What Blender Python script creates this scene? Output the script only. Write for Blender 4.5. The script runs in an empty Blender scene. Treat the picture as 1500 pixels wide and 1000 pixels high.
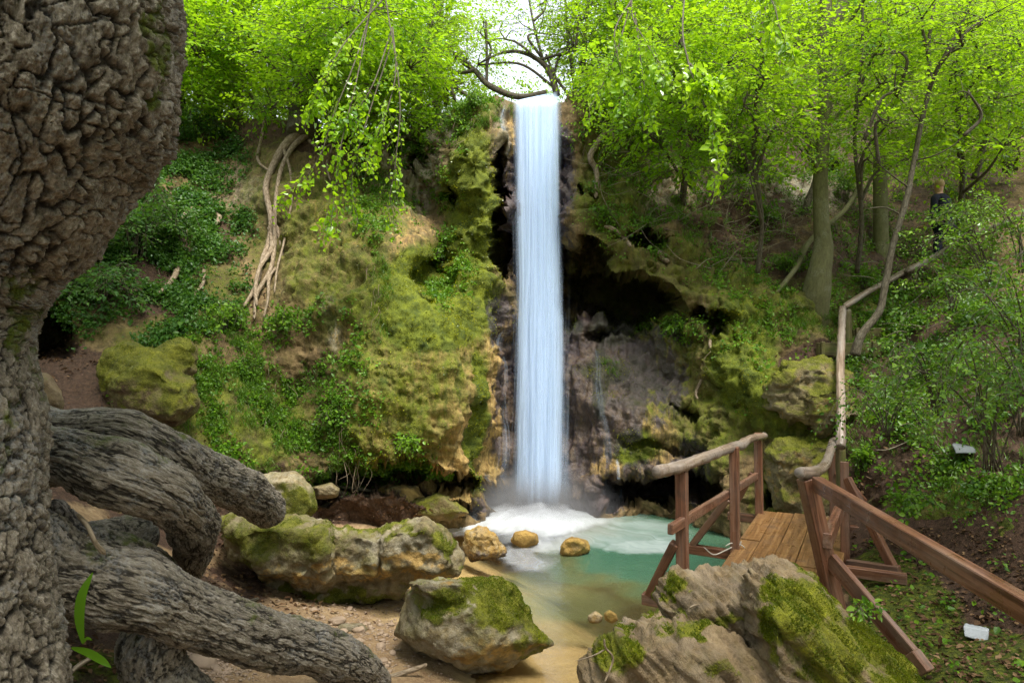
import bpy, bmesh, math, random
import numpy as np
from mathutils import Vector, Matrix

random.seed(7)
RNG = np.random.default_rng(11)
SC = bpy.context.scene
COL = SC.collection
CAMZ = 2.8          # eye height above the pool (metres)
FPX = 1000.0        # 24 mm lens: focal length in photo pixels


def at(px, py, d):
    """A point seen at photo pixel (px, py) that stands d metres ahead."""
    return np.array([(px - 750.0) / FPX * d, d, CAMZ - (py - 500.0) / FPX * d])


# ------------------------------------------------------------------ noise
_perm = np.random.default_rng(3).permutation(256).astype(np.int64)
_perm = np.concatenate([_perm, _perm, _perm])
_g = np.random.default_rng(4).normal(size=(256, 3))
_g /= np.linalg.norm(_g, axis=1)[:, None]


def _hash(ix, iy, iz):
    return _perm[_perm[_perm[ix & 255] + (iy & 255)] + (iz & 255)]


def perlin(P):
    P = np.asarray(P, float)
    I = np.floor(P).astype(np.int64)
    F = P - I
    U = F * F * F * (F * (F * 6 - 15) + 10)
    out = 0
    for dx in (0, 1):
        wx = U[:, 0] if dx else 1 - U[:, 0]
        for dy in (0, 1):
            wy = U[:, 1] if dy else 1 - U[:, 1]
            for dz in (0, 1):
                wz = U[:, 2] if dz else 1 - U[:, 2]
                g = _g[_hash(I[:, 0] + dx, I[:, 1] + dy, I[:, 2] + dz)]
                d = g[:, 0] * (F[:, 0] - dx) + g[:, 1] * (F[:, 1] - dy) + g[:, 2] * (F[:, 2] - dz)
                out = out + wx * wy * wz * d
    return out * 1.5


def fbm(P, octaves=4, gain=0.5, lac=2.03):
    P = np.asarray(P, float)
    a, s, tot = 1.0, 0, 0
    for k in range(octaves):
        s = s + a * perlin(P + k * 17.3)
        tot += a
        a *= gain
        P = P * lac
    return s / tot


def ridged(P, octaves=4, gain=0.5, lac=2.1):
    P = np.asarray(P, float)
    a, s, tot = 1.0, 0, 0
    for k in range(octaves):
        s = s + a * (1 - np.abs(perlin(P + k * 9.7)) * 2)
        tot += a
        a *= gain
        P = P * lac
    return s / tot


def worley(P):
    """F1, F2 and a per-cell random value."""
    P = np.asarray(P, float)
    I = np.floor(P).astype(np.int64)
    f1 = np.full(len(P), 9.0)
    f2 = np.full(len(P), 9.0)
    idv = np.zeros(len(P))
    for dx in (-1, 0, 1):
        for dy in (-1, 0, 1):
            for dz in (-1, 0, 1):
                c = I + np.array([dx, dy, dz])
                h = _hash(c[:, 0], c[:, 1], c[:, 2])
                q = c + 0.5 + 0.36 * _g[h]
                d = np.sqrt(((q - P) ** 2).sum(1))
                near = d < f1
                f2 = np.where(near, f1, np.minimum(f2, d))
                idv = np.where(near, h / 255.0, idv)
                f1 = np.where(near, d, f1)
    return f1, f2, idv


def smooth01(x):
    x = np.clip(x, 0, 1)
    return x * x * (3 - 2 * x)


def tps_fit(X, y, lam=1e-4):
    X = np.asarray(X, float)
    n = len(X)
    r = np.linalg.norm(X[:, None] - X[None], axis=2)
    K = np.where(r > 0, r * r * np.log(np.maximum(r, 1e-9)), 0)
    Pm = np.hstack([np.ones((n, 1)), X])
    A = np.zeros((n + 3, n + 3))
    A[:n, :n] = K + lam * np.eye(n)
    A[:n, n:] = Pm
    A[n:, :n] = Pm.T
    w = np.linalg.solve(A, np.concatenate([y, np.zeros(3)]))
    return X, w


def tps_eval(fit, Q):
    X, w = fit
    out = np.zeros(len(Q))
    for i in range(0, len(Q), 20000):
        q = Q[i:i + 20000]
        r2 = ((q[:, None] - X[None]) ** 2).sum(2)
        K = np.where(r2 > 0, 0.5 * r2 * np.log(np.maximum(r2, 1e-18)), 0)
        out[i:i + 20000] = K @ w[:len(X)] + w[len(X)] + q @ w[len(X) + 1:]
    return out


# ------------------------------------------------------------------ meshes
class MB:
    """Collects pieces and links them as ONE mesh object."""

    def __init__(self):
        self.V, self.F3, self.F4, self.A, self.n = [], [], [], {}, 0

    def add(self, V, F, **attrs):
        V = np.asarray(V, float)
        F = np.asarray(F, np.int64)
        if len(F):
            (self.F3 if F.shape[1] == 3 else self.F4).append(F + self.n)
        for k, v in attrs.items():
            v = np.asarray(v, float)
            if v.ndim == 0:
                v = np.full(len(V), float(v))
            self.A.setdefault(k, []).append((self.n, v))
        self.V.append(V)
        self.n += len(V)

    def build(self, name, mat, parent=None, smooth=True, origin=None):
        V = np.concatenate(self.V) if self.V else np.zeros((0, 3))
        org = np.zeros(3)
        if parent is not None:
            p = parent
            while p is not None:
                org = org + np.array(p.location)
                p = p.parent
        elif origin is not None:
            org = np.array(origin, float)
        me = bpy.data.meshes.new(name)
        me.vertices.add(len(V))
        me.vertices.foreach_set('co', (V - org).astype(np.float32).ravel())
        f3 = np.concatenate(self.F3) if self.F3 else np.zeros((0, 3), np.int64)
        f4 = np.concatenate(self.F4) if self.F4 else np.zeros((0, 4), np.int64)
        nl = len(f3) * 3 + len(f4) * 4
        me.loops.add(nl)
        me.loops.foreach_set('vertex_index', np.concatenate([f3.ravel(), f4.ravel()]).astype(np.int32))
        me.polygons.add(len(f3) + len(f4))
        st = np.concatenate([np.arange(len(f3)) * 3, len(f3) * 3 + np.arange(len(f4)) * 4]).astype(np.int32)
        me.polygons.foreach_set('loop_start', st)
        me.polygons.foreach_set('use_smooth', np.full(len(st), smooth, bool))
        me.update(calc_edges=True)
        for k, lst in self.A.items():
            vec = any(v.ndim == 2 for _, v in lst)
            a = me.attributes.new(k, 'FLOAT_VECTOR' if vec else 'FLOAT', 'POINT')
            buf = np.zeros((len(V), 3) if vec else len(V), np.float32)
            for s, v in lst:
                buf[s:s + len(v)] = v[:, None] if vec and v.ndim == 1 else v
            a.data.foreach_set('vector' if vec else 'value', buf.ravel())
        me.validate()
        if mat is not None:
            me.materials.append(mat)
        o = bpy.data.objects.new(name, me)
        COL.objects.link(o)
        if parent is not None:
            o.parent = parent
        elif origin is not None:
            o.location = org
        return o


def tag(o, label=None, cat=None, group=None, kind=None):
    if label:
        o['label'] = label
    if cat:
        o['category'] = cat
    if group:
        o['group'] = group
    if kind:
        o['kind'] = kind
    return o


def thing(name, label, cat, loc, group=None):
    o = bpy.data.objects.new(name, None)
    o.empty_display_size = 0.2
    o.location = [float(v) for v in loc]
    COL.objects.link(o)
    return tag(o, label, cat, group)


def grid_faces(nu, nv, wrap=False):
    """Vertices ordered v*nu+u."""
    u = np.arange(nu if wrap else nu - 1)
    v = np.arange(nv - 1)
    U, Vv = np.meshgrid(u, v)
    U2 = (U + 1) % nu
    a = Vv * nu + U
    b = Vv * nu + U2
    c = (Vv + 1) * nu + U2
    d = (Vv + 1) * nu + U
    return np.stack([a, b, c, d], -1).reshape(-1, 4)


def catmull(pts, n):
    """Smooth curve of n points through pts (any number of columns)."""
    P = np.asarray(pts, float)
    if len(P) == 2:
        t = np.linspace(0, 1, n)[:, None]
        return P[0] * (1 - t) + P[1] * t
    P = np.vstack([2 * P[0] - P[1], P, 2 * P[-1] - P[-2]])
    m = len(P) - 3
    t = np.linspace(0, m - 1e-9, n)
    i = t.astype(int)
    f = (t - i)[:, None]
    p0, p1, p2, p3 = P[i], P[i + 1], P[i + 2], P[i + 3]
    return 0.5 * ((2 * p1) + (-p0 + p2) * f + (2 * p0 - 5 * p1 + 4 * p2 - p3) * f ** 2 + (-p0 + 3 * p1 - 3 * p2 + p3) * f ** 3)


def frames(C):
    T = np.gradient(C, axis=0)
    T /= np.linalg.norm(T, axis=1)[:, None] + 1e-12
    ref = np.array([0, 0, 1.0]) if abs(T[0][2]) < 0.9 else np.array([0, 1.0, 0])
    n = np.cross(ref, T[0])
    n /= np.linalg.norm(n)
    Ns = [n]
    for k in range(1, len(C)):
        n = Ns[-1] - T[k] * np.dot(Ns[-1], T[k])
        n /= np.linalg.norm(n) + 1e-12
        Ns.append(n)
    Ns = np.array(Ns)
    return T, Ns, np.cross(T, Ns)


def tube_geo(path, sides=8, n=None, rough=0.0, freq=3.0, seed=0.0, round_ends=True, twist=0.0):
    """path rows: x, y, z, radius. Returns V, F, grain-space coordinates."""
    path = np.asarray(path, float)
    C4 = catmull(path, n or max(2, (len(path) - 1) * 4 + 1))
    C, R = C4[:, :3], np.maximum(C4[:, 3], 1e-4)
    T, N, B = frames(C)
    s = np.concatenate([[0], np.cumsum(np.linalg.norm(np.diff(C, axis=0), axis=1))])
    if round_ends:
        e0 = np.clip(s / (R[0] + 1e-9), 0, 1)
        e1 = np.clip((s[-1] - s) / (R[-1] + 1e-9), 0, 1)
        R = R * np.sqrt(np.clip(1 - (1 - e0) ** 2, 0.02, 1)) * np.sqrt(np.clip(1 - (1 - e1) ** 2, 0.02, 1))
    a = np.linspace(0, 2 * math.pi, sides, endpoint=False)
    ca, sa = np.cos(a), np.sin(a)
    D = N[:, None, :] * ca[None, :, None] + B[:, None, :] * sa[None, :, None]
    V = C[:, None, :] + D * R[:, None, None]
    gl = np.stack(np.broadcast_arrays(s[:, None] + seed * 3.1, (ca * 1.0)[None] * np.maximum(R, .01)[:, None], (sa * 1.0)[None] * np.maximum(R, .01)[:, None] + seed), -1)
    if rough > 0:
        P = V.reshape(-1, 3)
        d = fbm(P * freq + seed * 7.7, 3)
        V = V + D * (d.reshape(len(C), sides) * rough * R[:, None])[:, :, None]
    V = V.reshape(-1, 3)
    F = grid_faces(sides, len(C), wrap=True)
    # end caps
    nV = len(V)
    V = np.vstack([V, C[0] - T[0] * 0.0, C[-1]])
    gl = np.vstack([gl.reshape(-1, 3), gl[0, 0], gl[-1, 0]])
    i = np.arange(sides)
    j = (i + 1) % sides
    c0 = np.stack([np.full(sides, nV), j, i], 1)
    o = (len(C) - 1) * sides
    c1 = np.stack([np.full(sides, nV + 1), o + i, o + j], 1)
    return V, F, np.vstack([c0, c1]), gl


def add_tube(mb, path, **kw):
    V, F, T, gl = tube_geo(path, **kw)
    n0 = mb.n
    mb.add(V, F, gl=gl)
    mb.F3.append(T + n0)


def bar_geo(p0, p1, w, h, up=(0, 0, 1), roll=0.0, bev=0.006, seed=0.0, nseg=6, wob=0.004):
    """A sawn timber from p0 to p1 (w sideways, h along up) with worn edges and a slight warp."""
    p0, p1 = np.asarray(p0, float), np.asarray(p1, float)
    L = np.linalg.norm(p1 - p0)
    X = (p1 - p0) / L
    up = np.asarray(up, float)
    Y = np.cross(up, X)
    if np.linalg.norm(Y) < 1e-6:
        Y = np.cross([0, 1, 0], X)
    Y /= np.linalg.norm(Y)
    Z = np.cross(X, Y)
    c, s_ = math.cos(roll), math.sin(roll)
    Y, Z = Y * c + Z * s_, Z * c - Y * s_
    b = bev
    prof = [(-w / 2 + b, -h / 2), (w / 2 - b, -h / 2), (w / 2, -h / 2 + b), (w / 2, h / 2 - b), (w / 2 - b, h / 2), (-w / 2 + b, h / 2), (-w / 2, h / 2 - b), (-w / 2, -h / 2 + b)]
    prof = np.array(prof)
    ts = np.concatenate([[0, b / L], np.linspace(b / L, 1 - b / L, nseg)[1:-1], [1 - b / L, 1]])
    sc = np.ones(len(ts))
    sc[0] = sc[-1] = 1 - 2 * b / max(w, h)
    V, G = [], []
    for t, k in zip(ts, sc):
        y, z = prof[:, 0] * k, prof[:, 1] * k
        q = p0 + X * (t * L)
        off = perlin(np.array([[t * 2.3 + seed, seed * 1.7, 0.5], [t * 2.3 + seed, seed * 1.7, 9.5]])) * wob
        V.append(q + np.outer(y + off[0], Y) + np.outer(z + off[1], Z))
        G.append(np.stack([np.full(8, t * L + seed * 5.3), y + seed * 1.3, z + seed * .7], 1))
    V = np.vstack(V)
    F = grid_faces(8, len(ts), wrap=True)
    o = (len(ts) - 1) * 8
    caps = []
    for base, flip in ((0, True), (o, False)):
        quad = [[0, 1, 2, 7], [7, 2, 3, 6], [6, 3, 4, 5]]
        for q in quad:
            q = [base + k for k in q]
            caps.append(q[::-1] if flip else q)
    return V, np.vstack([F, np.array(caps)]), np.vstack(G)


def bar(name, p0, p1, w, h, mat, parent, **kw):
    mb = MB()
    V, F, G = bar_geo(p0, p1, w, h, **kw)
    mb.add(V, F, gl=G)
    return mb.build(name, mat, parent, smooth=False)


def unit(a):
    return a / (np.linalg.norm(a, axis=-1, keepdims=True) + 1e-12)


def leaf_geo(P, D, Nn, L, W, rnd, fold=0.25, droop=0.15):
    """N leaves: base P, axis D, normal Nn, length L, half-width ratio W. 6 verts, 2 quads each."""
    n = len(P)
    D = unit(D)
    S = unit(np.cross(Nn, D))
    Z = np.cross(D, S)
    L = np.broadcast_to(L, n)[:, None]
    W = np.broadcast_to(W, n)[:, None]
    b = P
    l1 = P + D * L * .30 + S * L * W * .95 + Z * L * W * fold
    l2 = P + D * L * .68 + S * L * W * .72 + Z * L * (W * fold - droop * .4)
    tp = P + D * L - Z * L * droop
    r2 = P + D * L * .68 - S * L * W * .72 + Z * L * (W * fold - droop * .4)
    r1 = P + D * L * .30 - S * L * W * .95 + Z * L * W * fold
    V = np.stack([b, l1, l2, tp, r2, r1], 1).reshape(-1, 3)
    k = np.arange(n)[:, None] * 6
    F = np.concatenate([k + np.array([0, 3, 2, 1]), k + np.array([0, 5, 4, 3])], 0)
    return V, F, np.repeat(rnd, 6)


def add_leaves(mb, *a, **k):
    V, F, r = leaf_geo(*a, **k)
    mb.add(V, F, rnd=r)


def rand_unit(n):
    return unit(RNG.normal(size=(n, 3)))
# ------------------------------------------------------------------ materials
class NT:
    def __init__(self, name):
        self.m = bpy.data.materials.new(name)
        self.m.use_nodes = True
        self.t = self.m.node_tree
        self.t.nodes.clear()
        self.out = self.t.nodes.new('ShaderNodeOutputMaterial')

    def n(self, typ, _props=None, **ins):
        nd = self.t.nodes.new('ShaderNode' + typ)
        for k, v in (_props or {}).items():
            setattr(nd, k, v)
        for k, v in ins.items():
            key = int(k[1:]) if k[0] == 'i' and k[1:].isdigit() else k.replace('_', ' ')
            s = nd.inputs[key]
            if isinstance(v, bpy.types.NodeSocket):
                self.t.links.new(v, s)
            elif isinstance(v, bpy.types.Node):
                self.t.links.new(v.outputs[0], s)
            else:
                s.default_value = v
        return nd

    def attr(self, name, vec=False):
        a = self.n('Attribute', {'attribute_name': name})
        return a.outputs['Vector' if vec else 'Fac']

    def math(self, op, a, b=0.0, clamp=False):
        return self.n('Math', {'operation': op, 'use_clamp': clamp}, i0=a, i1=b).outputs[0]

    def mix(self, f, a, b):
        nd = self.n('MixRGB', i0=f)
        for k, v in ((1, a), (2, b)):
            if isinstance(v, (bpy.types.NodeSocket, bpy.types.Node)):
                self.t.links.new(v.outputs[0] if isinstance(v, bpy.types.Node) else v, nd.inputs[k])
            else:
                nd.inputs[k].default_value = (*v, 1)
        return nd.outputs[0]

    def map(self, vec, scale):
        return self.n('Mapping', Vector=vec, Scale=scale).outputs[0]

    def pos(self):
        return self.n('NewGeometry').outputs['Position']

    def obj(self):
        return self.n('TexCoord').outputs['Object']

    def noise(self, vec, scale, detail=4.0, rough=.55, dist=0.0):
        return self.n('TexNoise', Vector=vec, Scale=scale, Detail=detail, Roughness=rough, Distortion=dist).outputs[0]

    def vor(self, vec, scale, feature='F1', rnd=1.0):
        return self.n('TexVoronoi', {'feature': feature}, Vector=vec, Scale=scale, Randomness=rnd).outputs[0]

    def ramp(self, f, lo, hi):
        return self.n('MapRange', i0=f, i1=lo, i2=hi).outputs[0]

    def cramp(self, f, stops):
        nd = self.n('ValToRGB', Fac=f)
        el = nd.color_ramp.elements
        while len(el) < len(stops):
            el.new(0.5)
        for e, (p, c) in zip(el, stops):
            e.position = p
            e.color = (*c, 1)
        return nd.outputs[0]

    def bump(self, h, strength=.6, dist=.02, normal=None):
        k = dict(Height=h, Strength=strength, Distance=dist)
        if normal is not None:
            k['Normal'] = normal
        return self.n('Bump', **k).outputs[0]

    def surf(self, sh):
        self.t.links.new(sh.outputs[0] if isinstance(sh, bpy.types.Node) else sh, self.out.inputs[0])
        return self.m


def mat_leaf(name, dark, mid, light, trans=(.25, .45, .015), tfac=.45, gloss=.06, rough=.4):
    t = NT(name)
    r = t.attr('rnd')
    nz = t.noise(t.pos(), 1.1, 2)
    f = t.math('ADD', r, t.math('MULTIPLY', t.math('SUBTRACT', nz, .5), .7))
    c = t.cramp(f, [(0.0, dark), (.5, mid), (1.0, light)])
    tr = t.mix(t.math('MULTIPLY', r, .55), tuple(x * .8 for x in trans), tuple(min(1, x * 1.3) for x in trans))
    d = t.n('BsdfDiffuse', Color=c)
    l = t.n('BsdfTranslucent', Color=tr)
    m = t.n('MixShader', i0=tfac, i1=d, i2=l)
    g = t.n('BsdfGlossy', Color=(.7, .75, .7, 1), Roughness=rough)
    fr = t.n('Fresnel', IOR=1.4)
    m2 = t.n('MixShader', i0=t.math('ADD', t.math('MULTIPLY', fr.outputs[0], .18), gloss * .25), i1=m, i2=g)
    return t.surf(m2)


def mat_wood(name, c0, c1, c2, weather=(.30, .26, .24), wf=.25, rough=.6):
    t = NT(name)
    g = t.attr('gl', True)
    grain = t.noise(t.map(g, (1.6, 38, 38)), 1.0, 5, .6, .6)
    broad = t.noise(t.map(g, (1.1, 7, 7)), 1.0, 3)
    fine = t.noise(t.map(g, (6, 130, 130)), 1.0, 2)
    c = t.cramp(grain, [(.3, c0), (.5, c1), (.7, c2)])
    c = t.mix(t.math('MULTIPLY', t.ramp(broad, .45, .7), wf * 2, True), c, weather)
    c = t.mix(t.math('MULTIPLY', t.ramp(fine, .60, .72), .45), c, tuple(x * .35 for x in c0))
    dirt = t.noise(t.pos(), 5.0, 5, .65)
    c = t.mix(t.math('MULTIPLY', t.ramp(dirt, .55, .75), .5), c, (.035, .026, .018))
    hgt = t.math('ADD', t.math('MULTIPLY', grain, .7), t.math('MULTIPLY', fine, .5))
    b = t.bump(hgt, .55, .006)
    return t.surf(t.n('BsdfPrincipled', Base_Color=c, Roughness=t.ramp(dirt, .2, .9), Normal=b, Specular_IOR_Level=.3))


def mat_bark(name, dark, mid, light, scale=1.0, lichen=(.36, .36, .34), lf=.4, moss=.3, bump=.8, mossc=((.03, .05, .006), (.11, .13, .01)), crk_w=.35, fineb=.0):
    """Bark of a tree or root: cracks run along the grain coordinates, lichen and moss in patches."""
    t = NT(name)
    g = t.attr('gl', True)
    gm = t.map(g, (9 * scale, 30 * scale, 30 * scale))
    n1 = t.noise(gm, 1.0, 6, .62, .9)
    n2 = t.noise(t.pos(), 26 * scale, 5, .65)
    cr = t.vor(t.map(g, (7 * scale, 22 * scale, 22 * scale)), 1.0, 'DISTANCE_TO_EDGE')
    crk = t.ramp(cr, .0, .16)
    h = t.math('ADD', t.math('MULTIPLY', n1, .7), t.math('ADD', t.math('MULTIPLY', n2, .35), t.math('MULTIPLY', crk, crk_w)))
    if fineb:
        n4 = t.noise(t.map(g, (24, 70, 70)), 1.0, 6, .7, 1.2)
        n5 = t.noise(t.pos(), 85, 5, .75)
        h = t.math('ADD', h, t.math('MULTIPLY', t.math('ADD', t.math('SUBTRACT', n4, .5), t.math('MULTIPLY', t.math('SUBTRACT', n5, .5), .6)), fineb))
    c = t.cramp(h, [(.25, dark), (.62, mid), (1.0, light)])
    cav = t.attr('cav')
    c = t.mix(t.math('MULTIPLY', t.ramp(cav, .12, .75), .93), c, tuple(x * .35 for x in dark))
    lp = t.noise(t.pos(), 5 * scale, 4, .6)
    lp = t.math('MULTIPLY', t.ramp(lp, .5, .62), t.ramp(t.noise(t.pos(), 60 * scale, 3), .42, .6))
    c = t.mix(t.math('MULTIPLY', lp, lf), c, lichen)
    mk = t.attr('moss')
    mn = t.noise(t.pos(), 14 * scale, 5, .65)
    mf = t.math('MULTIPLY', t.ramp(t.math('ADD', mn, t.math('SUBTRACT', mk, .5)), .42, .62), t.math('MULTIPLY', mk, 2.0, True))
    mc = t.mix(t.noise(t.pos(), 40, 3), mossc[0], mossc[1])
    c = t.mix(t.math('MULTIPLY', mf, moss * 3, True), c, mc)
    b = t.bump(h, bump, .012)
    return t.surf(t.n('BsdfPrincipled', Base_Color=c, Roughness=.8, Normal=b, Specular_IOR_Level=.25))


def mat_rock(name, base=((.05, .034, .014), (.155, .103, .044), (.29, .21, .10)), tan=((.19, .11, .03), (.48, .33, .12)), pale=(.52, .47, .37),
             mossd=(.020, .040, .003), mossl=(.185, .215, .010), streak=True, bump=.9, fine=1.0, stain=.75, layer=None):
    """Tufa and boulders. Attributes: moss, wet, tan, pale, earth (0..1) say what the stone carries there."""
    t = NT(name)
    P = t.pos()
    big = t.noise(P, 2.2 * fine, 6, .62, .3)
    med = t.noise(P, 9 * fine, 6, .68, .4)
    fin = t.noise(P, 42 * fine, 5, .7)
    pit = t.vor(P, 16 * fine, 'F1')
    if layer:
        lm = t.n('Mapping', Vector=P, Rotation=layer).outputs[0]
        lay = t.noise(t.map(lm, (30, 3, 3.5)), 1.0, 6, .68, .5)
        med = t.math('ADD', t.math('MULTIPLY', med, .45), t.math('MULTIPLY', lay, .55))
    h = t.math('ADD', t.math('MULTIPLY', med, .9), t.math('ADD', t.math('MULTIPLY', fin, .45), t.math('MULTIPLY', pit, .3)))
    c = t.cramp(t.math('ADD', t.math('MULTIPLY', big, .5), t.math('MULTIPLY', med, .5)), [(.34, base[0]), (.52, base[1]), (.68, base[2])])
    # pale, weathered faces
    pf = t.math('MULTIPLY', t.attr('pale'), t.ramp(t.noise(P, 6 * fine, 5, .7), .38, .56))
    c = t.mix(pf, c, t.mix(med, tuple(x * .55 for x in pale), pale))
    # ochre calcite, draped in vertical streaks
    sp = t.map(P, (7, 7, 1.0)) if streak else P
    st = t.noise(sp, 1.6 if streak else 5, 6, .68, .5)
    tc = t.mix(t.ramp(t.noise(sp, 3.1, 5, .7), .35, .65), tan[0], tan[1])
    ta = t.attr('tan')
    tf = t.math('MULTIPLY', t.ramp(t.math('ADD', st, t.math('MULTIPLY', t.math('SUBTRACT', ta, .5), .55)), .45, .56), t.math('MULTIPLY', ta, 4, True))
    c = t.mix(tf, c, tc)
    # algae stain
    sf = t.math('MULTIPLY', t.ramp(t.math('ADD', t.noise(P, 2.7 * fine, 5, .65), t.math('MULTIPLY', t.math('SUBTRACT', t.attr('moss'), .4), .35)), .36, .66), stain)
    c = t.mix(sf, c, t.mix(med, (.035, .036, .006), (.135, .125, .024)))
    if streak:
        ds = t.noise(t.map(P, (8, 8, .7)), 1.4, 6, .68, .6)
        c = t.mix(t.math('MULTIPLY', t.ramp(ds, .5, .64), .6), c, (.028, .026, .012))
    # earth and leaf litter
    ea = t.attr('earth')
    ef = t.math('MULTIPLY', t.ramp(t.math('ADD', t.noise(P, 3.5, 5, .65), t.math('MULTIPLY', t.math('SUBTRACT', ea, .5), .9)), .42, .6), t.math('MULTIPLY', ea, 4, True))
    ec = t.cramp(t.noise(P, 26, 6, .75), [(.3, (.018, .011, .007)), (.55, (.065, .036, .02)), (.75, (.15, .09, .055))])
    c = t.mix(ef, c, ec)
    # moss
    mo = t.attr('moss')
    mn = t.math('ADD', t.math('MULTIPLY', t.noise(P, 3.0 * fine, 6, .7), .4 if streak else .65), t.math('MULTIPLY', t.noise(P, 17 * fine, 5, .7), .25 if streak else .35))
    if layer:
        mn = t.math('ADD', t.math('MULTIPLY', mn, .6), t.math('MULTIPLY', lay, .4))
    if streak:
        mn = t.math('ADD', mn, t.math('MULTIPLY', t.noise(t.map(P, (9, 9, 1.3)), 1.3, 6, .7, .4), .35))
    mf = t.math('MULTIPLY', t.ramp(t.math('ADD', mn, t.math('MULTIPLY', t.math('SUBTRACT', mo, .5), .55)), .42, .62), t.math('MULTIPLY', mo, 5, True))
    mv = t.math('ADD', t.math('MULTIPLY', t.noise(P, 5.5 * fine, 5, .6), .55), t.math('MULTIPLY', t.noise(P, 70, 3, .7), .45))
    mc = t.cramp(mv, [(.34, mossd), (.5, tuple((a + b) * .45 for a, b in zip(mossd, mossl))), (.66, mossl)])
    c = t.mix(mf, c, mc)
    # wet film
    we = t.attr('wet')
    wf = t.math('MULTIPLY', t.ramp(t.math('ADD', t.noise(t.map(P, (5, 5, .8)), 1.6, 5, .65), t.math('MULTIPLY', t.math('SUBTRACT', we, .5), .8)), .42, .56), t.math('MULTIPLY', we, 4, True))
    wc = t.mix(t.ramp(med, .35, .7), (.012, .008, .014), (.055, .040, .056))
    c = t.mix(t.math('MULTIPLY', wf, .8), c, wc)
    ro = t.n('MixRGB', i0=wf, i1=(.85, .85, .85, 1), i2=(.42, .42, .42, 1)).outputs[0]
    moss_h = t.math('MULTIPLY', t.noise(P, 110, 3, .8), mf)
    hh = t.math('ADD', h, t.math('ADD', t.math('MULTIPLY', moss_h, .55), t.math('MULTIPLY', st if streak else big, .5)))
    b = t.bump(hh, bump, .03)
    return t.surf(t.n('BsdfPrincipled', Base_Color=c, Roughness=ro, Normal=b, Specular_IOR_Level=.35))


def mat_plain(name, col, rough=.6, var=.3, scale=20, bump=.2, spec=.3):
    t = NT(name)
    nz = t.noise(t.pos(), scale, 4, .6)
    c = t.mix(nz, tuple(x * (1 - var) for x in col), tuple(min(1, x * (1 + var)) for x in col))
    return t.surf(t.n('BsdfPrincipled', Base_Color=c, Roughness=rough, Normal=t.bump(nz, bump, .01), Specular_IOR_Level=spec))


M = {}
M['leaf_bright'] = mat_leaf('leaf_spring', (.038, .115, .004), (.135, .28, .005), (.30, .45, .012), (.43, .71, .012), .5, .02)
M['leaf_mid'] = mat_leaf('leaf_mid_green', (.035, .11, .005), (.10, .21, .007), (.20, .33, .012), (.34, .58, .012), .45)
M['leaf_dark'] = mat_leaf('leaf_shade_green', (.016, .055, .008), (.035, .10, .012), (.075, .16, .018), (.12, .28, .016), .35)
M['leaf_shrub'] = mat_leaf('leaf_glossy_shrub', (.018, .055, .004), (.05, .13, .007), (.17, .29, .017), (.22, .42, .015), .35, .08, .35)
M['leaf_cover'] = mat_leaf('leaf_ground_cover', (.03, .085, .006), (.075, .17, .008), (.15, .27, .012), (.2, .4, .015), .38)
M['grass'] = mat_leaf('grass_blade', (.04, .09, .008), (.08, .17, .012), (.15, .25, .02), (.2, .38, .02), .35)
M['moss_tuft'] = mat_leaf('moss_tuft', (.025, .05, .003), (.095, .13, .007), (.23, .245, .012), (.26, .30, .01), .3, .0)
M['moss_bright'] = mat_leaf('moss_bright_tuft', (.10, .14, .004), (.22, .24, .008), (.38, .36, .014), (.36, .40, .01), .3, .0)
M['wood'] = mat_wood('reddish_timber', (.05, .020, .011), (.14, .060, .033), (.235, .115, .068), (.21, .15, .115), .3)
M['deck'] = mat_wood('deck_timber', (.09, .044, .016), (.19, .098, .037), (.27, .158, .066), (.13, .075, .038), .35)
M['log'] = mat_wood('peeled_log', (.09, .062, .042), (.20, .145, .105), (.33, .27, .22), (.27, .24, .22), .4)
M['old_wood'] = mat_wood('mossy_old_wood', (.05, .04, .018), (.11, .09, .04), (.20, .16, .09), (.09, .11, .025), .4)
M['bark_old'] = mat_bark('rugged_bark', (.036, .027, .018), (.185, .155, .115), (.42, .375, .31), .8, (.27, .27, .265), .5, .35, 1.0, crk_w=.1, fineb=1.1)
M['bark_root'] = mat_bark('grey_root_bark', (.045, .035, .025), (.205, .175, .135), (.42, .38, .325), 1.0, (.30, .30, .30), .4, .3, .9, crk_w=.12, fineb=.9)
M['bark_smooth'] = mat_bark('olive_beech_bark', (.055, .052, .022), (.13, .125, .055), (.22, .21, .12), .7, (.28, .28, .22), .3, .35, .35, crk_w=.03, fineb=.4)
M['bark_dark'] = mat_bark('dark_twig_bark', (.02, .016, .01), (.055, .045, .028), (.11, .095, .065), 1.5, (.2, .2, .17), .2, .25, .4)
M['bark_pale'] = mat_bark('pale_root_bark', (.06, .042, .024), (.15, .11, .068), (.28, .22, .155), 1.2, (.4, .36, .3), .2, .2, .5)
M['twig_dry'] = mat_bark('dry_twig_bark', (.07, .055, .035), (.16, .13, .09), (.30, .26, .2), 2.0, (.35, .33, .3), .2, .1, .4)
M['cliff'] = mat_rock('mossy_tufa')
M['boulder'] = mat_rock('boulder_stone', ((.06, .045, .02), (.16, .122, .058), (.29, .235, .13)), pale=(.40, .36, .27), streak=False, mossd=(.05, .06, .006), mossl=(.20, .20, .015), fine=1.4)
M['ledge_stone'] = mat_rock('ledge_stone', ((.075, .050, .022), (.20, .138, .070), (.35, .26, .145)), pale=(.30, .25, .20), streak=False, mossd=(.055, .07, .005), mossl=(.27, .27, .012), fine=1.8, stain=.35, layer=(0, .72, .1))
M['wet_stone'] = mat_rock('wet_ochre_stone', ((.07, .045, .018), (.24, .155, .045), (.40, .28, .10)), streak=False, fine=2.2, tan=((.19, .11, .03), (.40, .26, .07)))
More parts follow.
